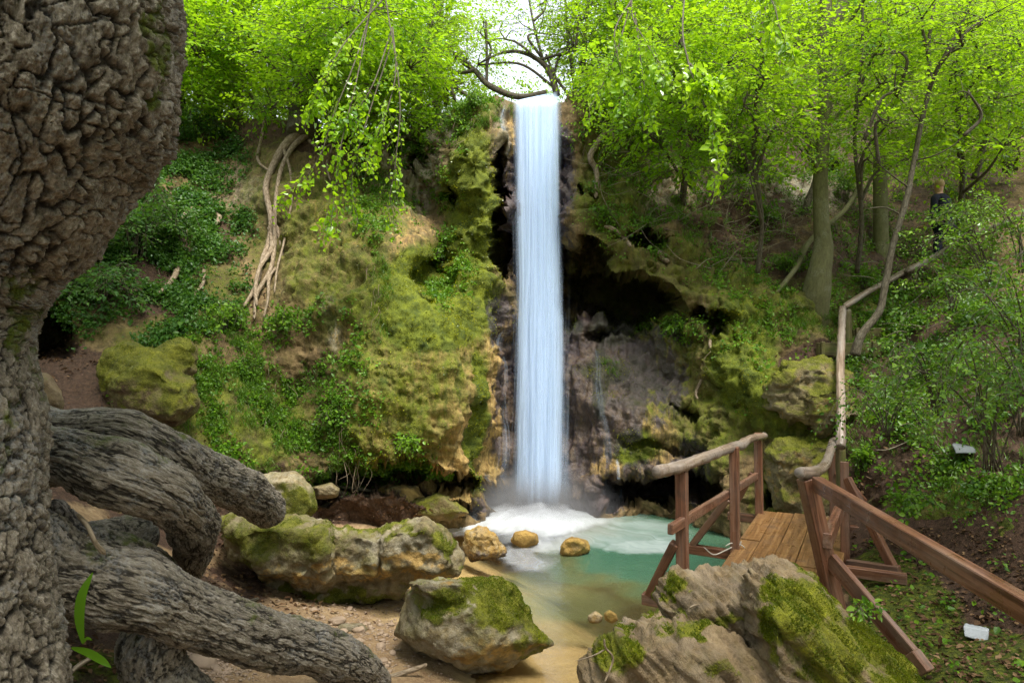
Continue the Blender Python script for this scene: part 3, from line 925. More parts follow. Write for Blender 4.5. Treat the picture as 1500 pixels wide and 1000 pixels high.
def fall_sheet(k, yoff, wl, wr, top_l, top_r, name, mat, dens, nu=160, nv=260, seed=0.0):
    """A curtain from the lip: bends over the edge and falls, with folds running down it."""
    ys = np.linspace(0, 1, nv)
    us = np.linspace(0, 1, nu)
    Uu, Yy = np.meshgrid(us, ys)
    tpy = top_l + (top_r - top_l) * Uu
    qy = tpy + (752 - tpy) * Yy ** 1.0
    L = lerp(qy, wl[0], wl[1])
    R = lerp(qy, wr[0], wr[1])
    qx = L + (R - L) * Uu
    drop = np.clip((qy - 138) / 610, 0, 1)
    D = 12.05 - .42 * np.sqrt(np.clip(drop, 0, 1)) - .62 * drop + yoff
    P3 = np.stack([qx.ravel() * .05 + seed, qy.ravel() * .0022, np.full(qx.size, seed)], 1)
    D = D + (fbm(P3, 4).reshape(D.shape) * .10 - .14 * np.sin(np.pi * Uu)) * smooth01(drop / .03)
    D = D + fbm(P3 * np.array([3.1, 1, 1]) + 3, 3).reshape(D.shape) * .02
    z = CAMZ - (qy - 500) / FPX * D
    x = (qx - 750) / FPX * D
    e = np.minimum(1, np.minimum(Uu, 1 - Uu) / .32)
    e = smooth01(e) * dens
    e = e * smooth01(drop * 30 + .45) * smooth01((1 - Yy) / .10 + .15)
    mb = MB()
    mb.add(np.stack([x, D, z], -1).reshape(-1, 3), grid_faces(nu, nv), edge=e.ravel(), suv=np.stack([(Uu * (R - L) / 80.0).ravel(), Yy.ravel() * 7, np.full(Uu.size, seed)], 1))
    return mb.build(name, mat, fall)


WL = ([130, 200, 280, 450, 470, 600, 750], [748, 748, 750, 754, 752, 753, 755])
WR = ([130, 200, 280, 450, 470, 600, 750], [826, 827, 826, 829, 833, 832, 831])
fall_sheet(0, .16, ([130, 450, 750], [754, 758, 766]), ([130, 450, 750], [822, 824, 820]), 150, 140, 'main_stream', M['fall'], 1.25, seed=1.3)
fall_sheet(1, .0, WL, WR, 149, 132, 'main_stream', M['fall'], 1.0, seed=5.7)
fall_sheet(2, -.12, ([130, 300, 420, 600, 750], [739, 741, 743, 739, 738]), ([130, 300, 420, 600, 750], [831, 833, 836, 844, 848]), 152, 134, 'main_stream', M['fall'], .40, seed=8.1)

fall_sheet(3, -.2, ([130, 400, 620, 750], [742, 745, 732, 726]), ([130, 400, 620, 750], [830, 834, 852, 860]), 152, 134, 'main_stream', M['fall'], .24, seed=11.4)


def trickle(p_list, w0, w1, dens=.55, seed=0.0, n=60, nu=14):
    """A thin ribbon of water over the rock face, following the relief."""
    C = catmull(np.array(p_list, float), n)
    rows = []
    for i, (qx, qy) in enumerate(C):
        p, nn = surf(qx, qy)
        rows.append(p + nn * .05)
    rows = np.array(rows)
    k = np.ones(9) / 9
    rows = np.stack([np.convolve(np.pad(rows[:, j], 4, 'edge'), k, 'valid') for j in range(3)], 1)
    w = np.linspace(w0, w1, n)[:, None, None] / FPX * rows[:, None, 1:2]
    uu = np.linspace(-1, 1, nu)
    V = rows[:, None, :] + np.array([1.0, 0, 0]) * uu[None, :, None] * w + np.array([0, -1.0, 0]) * ((1 - uu[None, :, None] ** 2) * .03)
    e = (1 - np.abs(uu))[None] * np.ones((n, 1)) * dens * smooth01(np.minimum(np.linspace(0, 1, n), np.linspace(1, 0, n)) / .12)[:, None]
    mb = MB()
    s = np.linspace(0, 1, n)[:, None] * np.ones((1, nu))
    mb.add(V.reshape(-1, 3), grid_faces(nu, n), edge=np.clip(e, 0, 1).ravel(), suv=np.stack([(uu[None] * np.ones((n, 1)) * w0 / 60).ravel() + seed, (s * 5).ravel(), np.full(n * nu, seed)], 1))
    mb.build('trickle', M['trickle'], fall)


for q in [([(738, 150), (732, 190), (738, 260), (742, 330)], 7, 4, .34), ([(740, 470), (735, 520), (738, 600), (735, 680), (730, 745)], 15, 18, .28), ([(868, 500), (876, 560), (886, 640), (890, 745)], 7, 13, .22),
          ([(722, 690), (720, 745)], 9, 10, .38), ([(905, 668), (909, 745)], 4, 5, .4), ([(1002, 660), (1005, 700), (1003, 740)], 5, 6, .25), ([(960, 690), (962, 745)], 3, 4, .35)]:
    trickle(*q, seed=q[1] * 1.7)

# mist hanging over the plunge
mt = NT('spray_mist')
oc = mt.n('NewGeometry').outputs['Position']
vec = mt.n('VectorMath', {'operation': 'SUBTRACT'}, i0=oc, i1=(.42, 10.85, .10)).outputs[0]
vec = mt.map(vec, (1 / 1.5, 1 / .95, 1 / .85))
ln_ = mt.n('VectorMath', {'operation': 'LENGTH'}, i0=vec).outputs['Value']
fo = mt.math('POWER', mt.math('SUBTRACT', 1.0, ln_, True), 1.6)
de = mt.math('MULTIPLY', mt.math('MULTIPLY', fo, mt.noise(oc, 2.6, 3)), 8.0)
pv = mt.n('VolumePrincipled', Color=(.95, .97, 1, 1), Density=de, Anisotropy=.2)
mt.t.links.new(pv.outputs[0], mt.out.inputs['Volume'])
bm = bmesh.new()
bmesh.ops.create_icosphere(bm, subdivisions=3, radius=1)
co_ = np.array([v.co[:] for v in bm.verts]) * np.array([1.5, .95, .85]) + np.array([.42, 10.85, .10])
fc_ = np.array([[v.index for v in f.verts] for f in bm.faces])
bm.free()
mb = MB()
mb.add(co_, fc_)
mb.build('spray', mt.m, fall)

# ------------------------------------------------------------------ stones
def hull_bm(sets):
    bm = bmesh.new()
    for pts in sets:
        vs = [bm.verts.new(tuple(p)) for p in pts]
        r = bmesh.ops.convex_hull(bm, input=vs)
        junk = list({g for g in r['geom_interior'] + r['geom_unused'] if isinstance(g, bmesh.types.BMVert)})
        if junk:
            bmesh.ops.delete(bm, geom=junk, context='VERTS')
    return bm


def remeshed(sets, voxel, smooth):
    bm = hull_bm(sets)
    me = bpy.data.meshes.new('tmp')
    bm.to_mesh(me)
    bm.free()
    o = bpy.data.objects.new('tmp', me)
    COL.objects.link(o)
    md = o.modifiers.new('r', 'REMESH')
    md.mode = 'VOXEL'
    md.voxel_size = voxel
    dg = bpy.context.evaluated_depsgraph_get()
    dg.update()
    ev = o.evaluated_get(dg).to_mesh()
    V = np.zeros(len(ev.vertices) * 3, np.float32)
    ev.vertices.foreach_get('co', V)
    V = V.reshape(-1, 3).astype(float)
    E = np.zeros(len(ev.edges) * 2, np.int32)
    ev.edges.foreach_get('vertices', E)
    E = E.reshape(-1, 2)
    F = np.array([list(p.vertices) if len(p.vertices) == 4 else list(p.vertices) + [p.vertices[-1]] for p in ev.polygons])
    bpy.data.objects.remove(o)
    bpy.data.meshes.remove(me)
    deg = np.zeros(len(V))
    np.add.at(deg, E.ravel(), 1)
    for _ in range(smooth):
        S = np.zeros_like(V)
        np.add.at(S, E[:, 0], V[E[:, 1]])
        np.add.at(S, E[:, 1], V[E[:, 0]])
        V = V * .4 + .6 * S / deg[:, None]
    return V, F


def vnormals(V, F):
    n = np.cross(V[F[:, 2]] - V[F[:, 0]], V[F[:, 3]] - V[F[:, 1]])
    N = np.zeros_like(V)
    for k in range(4):
        np.add.at(N, F[:, k], n)
    return unit(N)


def slab_pts(outline, D, front=.3, back=.6, kf=.6, kb=.8, cf=(0, 0)):
    """Hull points of a stone: its outline as photo pixels at distance D, bulging to the front and back."""
    o = np.array(outline, float)
    c = o.mean(0)
    P = [at(x, y, D) for x, y in o]
    P += [at(c[0] + (x - c[0]) * kf + cf[0], c[1] + (y - c[1]) * kf + cf[1], D - front) for x, y in o]
    P += [at(c[0] + (x - c[0]) * kb, c[1] + (y - c[1]) * kb, D + back) for x, y in o]
    return P


def stone(name, label, cat, sets, mat, voxel=.03, smooth=4, lump=.06, fine=.02, strata=None, pit=0.0, moss=(.5, .5), pale=.3, tan=0.0, wet=0.0, earth=0.0, seed=0.0, group=None, freq=2.2, extra=None, tufts=0):
    V, F = remeshed(sets, voxel, smooth)
    N = vnormals(V, F)
    Q = V + seed * 13.7
    d = fbm(Q * freq, 4) * lump * 1.6 + fbm(Q * freq * 4.5, 4, .6) * fine * 1.6
    d = d - np.maximum(ridged(Q * freq * 1.6 + 3, 4) - .7, 0) * lump * 1.2
    if strata is not None:
        sd, samp, sfreq = strata
        a = unit(np.array(sd, float))
        b = unit(np.cross(a, [0, 1, .2]))
        c = np.cross(a, b)
        wv = fbm(Q * 1.3, 3) * .12
        G = np.stack([(Q @ a) * sfreq + wv * sfreq, (Q @ b) * .9, (Q @ c) * .9], 1)
        d = d + (ridged(G, 4, .6) - .5) * samp
    if pit:
        f1, f2, _ = worley(Q * 7)
        d = d - np.maximum(.42 - f1, 0) * pit
    V = V + N * d[:, None]
    N = vnormals(V, F)
    px_ = 750 + FPX * V[:, 0] / V[:, 1]
    py_ = 500 + FPX * (CAMZ - V[:, 2]) / V[:, 1]
    mo = np.clip(moss[0] + moss[1] * N[:, 2] + fbm(Q * 2.5, 5, .6) * .9, 0, 1)
    at_ = dict(moss=mo, pale=np.clip(pale + fbm(Q * 2 + 9, 3) * .6, 0, 1), tan=np.full(len(V), tan), wet=np.full(len(V), wet), earth=np.full(len(V), earth))
    if extra:
        extra(V, N, px_ + fbm(Q * 3.1, 5, .6) * 70, py_ + fbm(Q * 3.1 + 40, 5, .6) * 60, at_)
    org = [V[:, 0].mean(), V[:, 1].mean(), V[:, 2].min()]
    mb = MB()
    mb.add(V, F, **at_)
    o = mb.build(name, mat, origin=org)
    tag(o, label, cat, group)
    if tufts:
        moss_tufts(o, V, N, F, at_['moss'], tufts, seed)
    return o


def moss_tufts(parent, V, N, F, mo, n, seed, size=.0115, mat=None):
    """A nap of short moss blades on the mossy side of a stone."""
    fa = np.linalg.norm(np.cross(V[F[:, 2]] - V[F[:, 0]], V[F[:, 3]] - V[F[:, 1]]), axis=1)
    m = mo[F].mean(1)
    keep = smooth01((m + fbm(V[F[:, 0]] * 6 + seed, 4) * 1.0 - .55) / .5) * (N[F[:, 0]][:, 1] < .55)
    w = fa * keep
    if w.sum() <= 0:
        return
    idx = RNG.choice(len(F), n, p=w / w.sum())
    r = RNG.random((n, 2))
    p = V[F[idx, 0]] * (1 - r[:, :1]) + V[F[idx, 1]] * r[:, :1]
    p = p * (1 - r[:, 1:]) + (V[F[idx, 3]] * (1 - r[:, :1]) + V[F[idx, 2]] * r[:, :1]) * r[:, 1:]
    nn = N[F[idx, 0]]
    D = unit(nn + rand_unit(n) * .8 + np.array([0, 0, .3]))
    S = rand_unit(n)
    mb = MB()
    sz = size * (.5 + RNG.random(n))
    side = unit(np.cross(D, S)) * (sz * .28)[:, None]
    b = p - nn * sz[:, None] * .2
    T = np.stack([b - side, b + side, b + D * sz[:, None]], 1).reshape(-1, 3)
    mb.add(T, np.arange(n * 3).reshape(-1, 3), rnd=np.repeat(np.clip(.5 + fbm(p * 3 + seed, 3) * .8 + (RNG.random(n) - .5) * .5, 0, 1), 3))
    o = mb.build('moss', mat or M['moss_tuft'], parent, smooth=False)
    o['kind'] = 'stuff'


# long knobbly boulder in two swellings
def ex_long(V, N, px_, py_, a):
    a['moss'] = np.maximum(np.clip(a['moss'] * (.55 + .9 * smooth01((py_ - 850) / 40 * 1.0)), 0, 1), blobs(px_, py_, [(660, 800, 16, 40, .9), (420, 790, 100, 36, .62), (470, 880, 120, 16, .85), (560, 768, 90, 10, .75)]))
    a['pale'] = np.maximum(a['pale'], blobs(px_, py_, [(560, 805, 40, 30, .8), (605, 800, 30, 30, .8), (430, 820, 60, 20, .6)]))
    a['tan'] = blobs(px_, py_, [(560, 835, 90, 18, .6), (410, 845, 70, 14, .5)])


stone('boulder', 'long knobbly mossy boulder lying across the near shore of the pool', 'boulder',
      [slab_pts([(318, 765), (345, 748), (430, 752), (495, 765), (512, 800), (500, 850), (440, 868), (385, 850), (335, 815)], 6.95, .42, .6, .62, .8, (0, 6)),
       slab_pts([(480, 768), (545, 778), (560, 782), (560, 850), (510, 858), (480, 840)], 7.0, .32, .5, .7, .8),
       slab_pts([(540, 775), (612, 775), (626, 757), (648, 778), (672, 800), (671, 838), (640, 852), (545, 848)], 7.0, .36, .5, .7, .8),
       slab_pts([(375, 830), (510, 840), (600, 835), (590, 868), (500, 884), (450, 897), (392, 884)], 7.15, .16, .5, .9, .9)],
      M['boulder'], voxel=.022, smooth=5, lump=.10, fine=.028, pit=.10, moss=(.12, .5), pale=.35, seed=1.0, freq=2.4, extra=ex_long, tufts=22000)


def ex_tri(V, N, px_, py_, a):
    a['moss'] = np.maximum(a['moss'] * .45, blobs(px_, py_, [(735, 880, 50, 46, .95), (690, 860, 30, 16, .8), (640, 890, 40, 30, .85), (780, 930, 40, 30, .66), (615, 870, 24, 16, .6)]))
    a['pale'] = np.maximum(a['pale'], blobs(px_, py_, [(650, 855, 60, 14, .9), (690, 900, 40, 40, .7), (660, 940, 60, 30, .5)]))
    a['tan'] = blobs(px_, py_, [(730, 960, 90, 30, .42), (640, 880, 20, 40, .5)])


stone('boulder', 'wedge shaped boulder standing at the water edge with a mossy sloping face', 'boulder',
      [slab_pts([(592, 862), (640, 858), (705, 842), (735, 838), (768, 880), (813, 944), (745, 985), (684, 992), (640, 968), (574, 930), (588, 892)], 5.85, .45, .55, .45, .7, (-14, 18)),
       slab_pts([(594, 850), (622, 846), (690, 850), (700, 866), (680, 892), (640, 878), (600, 868)], 5.62, .16, .4, .7, .8)],
      M['boulder'], voxel=.02, smooth=4, lump=.05, fine=.022, strata=((.5, 0, .8), .03, 7), pit=.05, moss=(.3, .3), pale=.45, seed=2.0, extra=ex_tri, tufts=26000)


def ex_fore(V, N, px_, py_, a):
    crest = blobs(px_, py_, [(1190, 890, 46, 40, .9), (1150, 900, 36, 60, .85), (1290, 930, 60, 50, .88), (1225, 960, 60, 60, .7), (1340, 985, 60, 40, .9), (985, 860, 30, 20, .85), (1010, 915, 40, 8, .8), (910, 940, 36, 40, .82), (1060, 905, 40, 10, .7), (960, 880, 10, 20, .9), (1060, 985, 40, 10, .6), (1170, 850, 30, 20, .7)])
    a['moss'] = np.clip(np.maximum(crest, a['moss'] * .25), 0, 1)
    a['pale'] = np.maximum(a['pale'], blobs(px_, py_, [(1150, 850, 40, 20, .6), (1320, 940, 20, 40, .7)]))


stone('boulder', 'big layered brown boulder with yellow moss in front of the footbridge', 'boulder',
      [slab_pts([(962, 868), (985, 838), (1060, 826), (1128, 815), (1160, 832), (1190, 850), (1150, 1010), (1150, 1120), (1000, 1100), (960, 910)], 4.75, .30, .7, .8, .8, (10, 40)),
       slab_pts([(1090, 830), (1130, 818), (1165, 838), (1250, 905), (1330, 975), (1375, 1030), (1360, 1150), (1100, 1150), (1100, 930)], 4.5, .55, .7, .62, .8, (0, 40)),
       slab_pts([(852, 975), (880, 935), (905, 915), (950, 902), (1000, 900), (1070, 930), (1150, 990), (1180, 1150), (850, 1150)], 4.2, .34, .7, .75, .85, (0, 30))],
      M['ledge_stone'], voxel=.017, smooth=3, lump=.06, fine=.012, strata=((.72, .1, .68), .10, 12), moss=(.1, .1), pale=.3, seed=3.0, freq=2.0, extra=ex_fore, tufts=90000)
stone('boulder', 'pinkish flat topped boulder with a mossy side behind the grey root end', 'boulder',
      [slab_pts([(372, 696), (400, 690), (432, 690), (458, 712), (466, 745), (448, 765), (385, 765)], 8.3, .25, .45, .7, .85, (4, 4))], M['boulder'], voxel=.022, smooth=3, lump=.04, fine=.015, moss=(.75, -.5), pale=.6, seed=4.0, tufts=6000)


def ex_b5(V, N, px_, py_, a):
    a['moss'] = np.maximum(a['moss'], blobs(px_, py_, [(190, 530, 60, 40, .85), (250, 510, 40, 24, .9)]))


stone('boulder', 'rounded green boulder with a bare lower face under the dark bank', 'boulder',
      [slab_pts([(140, 548), (160, 515), (195, 500), (240, 520), (285, 560), (290, 600), (262, 624), (205, 622), (160, 605)], 7.7, .4, .7, .6, .85, (6, 10)),
       slab_pts([(215, 515), (262, 495), (285, 505), (290, 545), (240, 560)], 8.0, .2, .5, .7, .85)],
      M['boulder'], voxel=.028, smooth=4, lump=.07, fine=.022, strata=((.3, 0, .95), .05, 6), moss=(.40, .3), pale=.1, earth=.5, seed=5.0, extra=ex_b5, tufts=9000)
stone('boulder', 'grey rounded stone beside the trunk base on the earth', 'boulder', [slab_pts([(40, 545), (70, 548), (90, 575), (92, 600), (60, 606), (36, 590)], 4.9, .12, .3, .7, .8)], M['ledge_stone'], voxel=.015, smooth=3, lump=.02, fine=.008, moss=(.05, .2), pale=.2, seed=6.0)


def ex_wet(V, N, px_, py_, a):
    z = V[:, 2]
    a['wet'] = np.clip(.75 - z * 2.5, 0, .9) * .8


stone('pool_rock', 'pointed dark ochre rock standing in the pool beside the long boulder', 'rock', [slab_pts([(678, 800), (684, 780), (700, 768), (728, 780), (741, 806), (735, 822), (690, 822)], 8.9, .2, .3, .6, .8)], M['wet_stone'], voxel=.016, smooth=3, lump=.05, fine=.02, pit=.08, moss=(.0, .1), pale=.4, tan=.5, seed=7.0, extra=ex_wet, freq=4)
stone('pool_rock', 'low amber rock half drowned in the white foam', 'rock', [slab_pts([(746, 792), (752, 779), (770, 775), (788, 782), (790, 794), (768, 806)], 9.35, .18, .25, .7, .8)], M['wet_stone'], voxel=.018, smooth=4, lump=.02, fine=.006, moss=(-.2, 0), pale=.2, tan=.8, seed=8.0, freq=4)
stone('pool_rock', 'round golden rock rising from the pool at the edge of the foam', 'rock', [slab_pts([(820, 800), (826, 788), (845, 785), (862, 792), (864, 806), (842, 818), (822, 814)], 9.0, .14, .25, .7, .8)], M['wet_stone'], voxel=.014, smooth=3, lump=.03, fine=.012, pit=.05, moss=(-.2, 0), pale=.2, tan=.7, seed=9.0, freq=5)
stone('pool_rock', 'smooth amber stone under shallow water near the near rocks', 'rock', [slab_pts([(884, 898), (892, 892), (904, 898), (906, 908), (896, 914), (886, 908)], 6.75, .07, .12, .7, .8)], M['wet_stone'], voxel=.01, smooth=4, lump=.01, fine=.003, moss=(-.3, 0), tan=.9, pale=.2, seed=10.0)
stone('pool_rock', 'dull brown stone lying under water beside the amber stone', 'rock', [slab_pts([(860, 902), (872, 894), (884, 902), (880, 912), (864, 912)], 6.85, .07, .1, .7, .8)], M['wet_stone'], voxel=.012, smooth=4, lump=.01, fine=.004, moss=(-.3, 0), tan=.2, pale=.3, seed=11.0)
stone('boulder', 'yellowish mossy boulder at the far end of the footbridge', 'boulder',
      [slab_pts([(1118, 660), (1150, 640), (1200, 632), (1240, 640), (1250, 700), (1240, 755), (1190, 765), (1165, 760), (1135, 750), (1120, 700)], 9.5, .3, .6, .7, .85),
       slab_pts([(1165, 700), (1225, 690), (1240, 760), (1180, 765)], 9.25, .1, .4, .8, .9)],
      M['boulder'], voxel=.026, smooth=4, lump=.12, fine=.03, pit=.08, moss=(.38, .45), pale=.2, tan=.35, seed=12.0, tufts=9000)
stone('boulder', 'mossy broken boulder under the log steps', 'boulder',
      [slab_pts([(1118, 560), (1150, 528), (1205, 524), (1248, 548), (1252, 600), (1225, 632), (1150, 628), (1120, 600)], 9.8, .4, .6, .7, .85),
       slab_pts([(1180, 575), (1240, 560), (1258, 610), (1200, 640)], 9.4, .2, .4, .8, .9)],
      M['boulder'], voxel=.028, smooth=3, lump=.14, fine=.035, strata=((.1, 0, 1), .10, 5), moss=(.35, .5), pale=.15, tan=.3, seed=13.0, tufts=8000)
stone('flat_stone', 'flat pale stone on the wet sand between the boulders', 'stone', [slab_pts([(482, 925), (500, 913), (530, 912), (540, 922), (535, 934), (495, 936)], 6.25, .08, .12, .8, .85)], M['boulder'], voxel=.012, smooth=3, lump=.015, fine=.008, moss=(-.2, .1), pale=.6, seed=14.0)
stone('flat_stone', 'mossy low stone on the litter below the dark bank', 'stone', [slab_pts([(296, 690), (320, 672), (345, 690), (338, 700), (300, 700)], 8.3, .15, .2, .8, .85)], M['boulder'], voxel=.018, smooth=3, lump=.02, fine=.008, moss=(.7, .3), pale=.1, seed=15.0)
stone('flat_stone', 'small brown stone on the red earth behind the thick root', 'stone', [slab_pts([(246, 822), (262, 814), (274, 822), (272, 836), (250, 838)], 5.6, .05, .08, .8, .85)], M['boulder'], voxel=.01, smooth=3, lump=.01, fine=.006, moss=(-.1, .1), pale=.3, tan=.4, seed=16.0)
stone('cave_stone', 'pale slab under the overhang beside the driftwood', 'stone', [slab_pts([(545, 720), (570, 708), (612, 712), (625, 730), (600, 745), (560, 742)], 10.1, .2, .3, .7, .85)], M['boulder'], voxel=.024, smooth=3, lump=.05, fine=.02, strata=((.4, 0, .9), .05, 6), moss=(-.1, .2), pale=.3, tan=.5, seed=17.0)
stone('cave_stone', 'mossy stone at the foot of the overhang by the waterline', 'stone', [slab_pts([(600, 735), (640, 722), (672, 735), (690, 752), (640, 762), (600, 758)], 9.9, .2, .3, .7, .85)], M['boulder'], voxel=.024, smooth=3, lump=.06, fine=.02, moss=(.4, .2), pale=.2, tan=.3, seed=18.0)
stone('cave_stone', 'brown flat stone on the litter in front of the overhang', 'stone', [slab_pts([(455, 712), (485, 705), (500, 716), (495, 730), (462, 730)], 9.3, .15, .2, .7, .85)], M['boulder'], voxel=.02, smooth=3, lump=.03, fine=.012, moss=(.2, .2), pale=.2, earth=.3, seed=19.0)

# small loose stones on the shore, one by one; the finest gravel is one mass
def pebble_mesh(seed):
    bm = bmesh.new()
    bmesh.ops.create_icosphere(bm, subdivisions=3, radius=1)
    co = np.array([v.co[:] for v in bm.verts])
    d = 1 + fbm(co * 1.1 + seed * 5, 3) * .55
    for v, k in zip(bm.verts, d):
        v.co = v.co * k
    for f in bm.faces:
        f.smooth = True
    me = bpy.data.meshes.new('loose_stone')
    bm.to_mesh(me)
    bm.free()
    me.materials.append(M['pebble'])
    return me


PEB = [pebble_mesh(k) for k in range(5)]
spots = [(RNG.normal(515, 55), RNG.normal(915, 26)) for _ in range(46)] + [(RNG.normal(300, 26), RNG.normal(975, 10)) for _ in range(26)] + [(RNG.normal(560, 30), RNG.normal(975, 12)) for _ in range(14)] + [(RNG.normal(470, 30), RNG.normal(745, 9)) for _ in range(16)]


def ground_at(qx, qy):
    """Where the view ray through a photo pixel meets the ground sheet."""
    lo, hi = 2.5, 11.5
    ds = np.linspace(lo, hi, 240)
    P = np.stack([(qx - 750) / FPX * ds, ds, CAMZ - (qy - 500) / FPX * ds], 1)
    h = gz(P[:, 0], P[:, 1])
    k = np.argmax(P[:, 2] < h)
    return np.array([P[k, 0], P[k, 1], h[k]])


for i, (qx, qy) in enumerate(spots):
    p = ground_at(qx, min(qy, 996))
    if p[2] < -.05:
        continue
    o = bpy.data.objects.new('loose_stone', PEB[i % 5])
    COL.objects.link(o)
    s = float(np.exp(RNG.normal(-3.95, .5)))
    o.scale = (s * RNG.uniform(.9, 1.4), s * RNG.uniform(.8, 1.2), s * RNG.uniform(.5, .8))
    o.rotation_euler = (RNG.uniform(-.3, .3), RNG.uniform(-.3, .3), RNG.uniform(0, 6.28))
    o.location = (p[0], p[1], p[2] + s * .2)
    tag(o, 'small tan loose stone lying on the shore earth', 'stone', 'loose stones scattered on the near shore')

# gravel: countless fine stones
n = 5200
cz = np.concatenate([np.stack([RNG.normal(300, 40, 1700), RNG.normal(980, 14, 1700)], 1), np.stack([RNG.normal(530, 80, 2300), RNG.normal(925, 34, 2300)], 1), np.stack([RNG.normal(500, 70, 1200), RNG.normal(742, 10, 1200)], 1)])
pts = []
ds = np.linspace(2.5, 11.5, 90)
Pq = np.stack([(cz[:, :1] - 750) / FPX * ds, np.tile(ds, (n, 1)), CAMZ - (cz[:, 1:] - 500) / FPX * ds], -1)
hh = gz(Pq[..., 0], Pq[..., 1])
k = np.argmax(Pq[..., 2] < hh, 1)
gp = np.stack([Pq[np.arange(n), k, 0], Pq[np.arange(n), k, 1] + RNG.uniform(-.05, .05, n), hh[np.arange(n), k]], 1)
gp = gp[gp[:, 2] > -.06]
ico = np.array([(1, 0, 0), (-1, 0, 0), (0, 1, 0), (0, -1, 0), (0, 0, 1), (0, 0, -1)], float)
icf = np.array([(0, 2, 4), (2, 1, 4), (1, 3, 4), (3, 0, 4), (2, 0, 5), (1, 2, 5), (3, 1, 5), (0, 3, 5)])
sz = np.exp(RNG.normal(-4.75, .4, len(gp)))
V = gp[:, None] + (ico[None] * (1 + RNG.uniform(-.3, .3, (len(gp), 6, 1)))) * sz[:, None, None] * np.array([1.2, 1, .6])
mb = MB()
mb.add(V.reshape(-1, 3), (np.arange(len(gp))[:, None, None] * 6 + icf[None]).reshape(-1, 3))
tag(mb.build('gravel', M['pebble']), 'fine tan gravel on the shore', 'gravel', kind='stuff')
# ------------------------------------------------------------------ old tree in the foreground
old = thing('old_tree', 'huge rugged grey brown tree trunk in the foreground with bare roots', 'tree', at(60, 1080, 2.9))


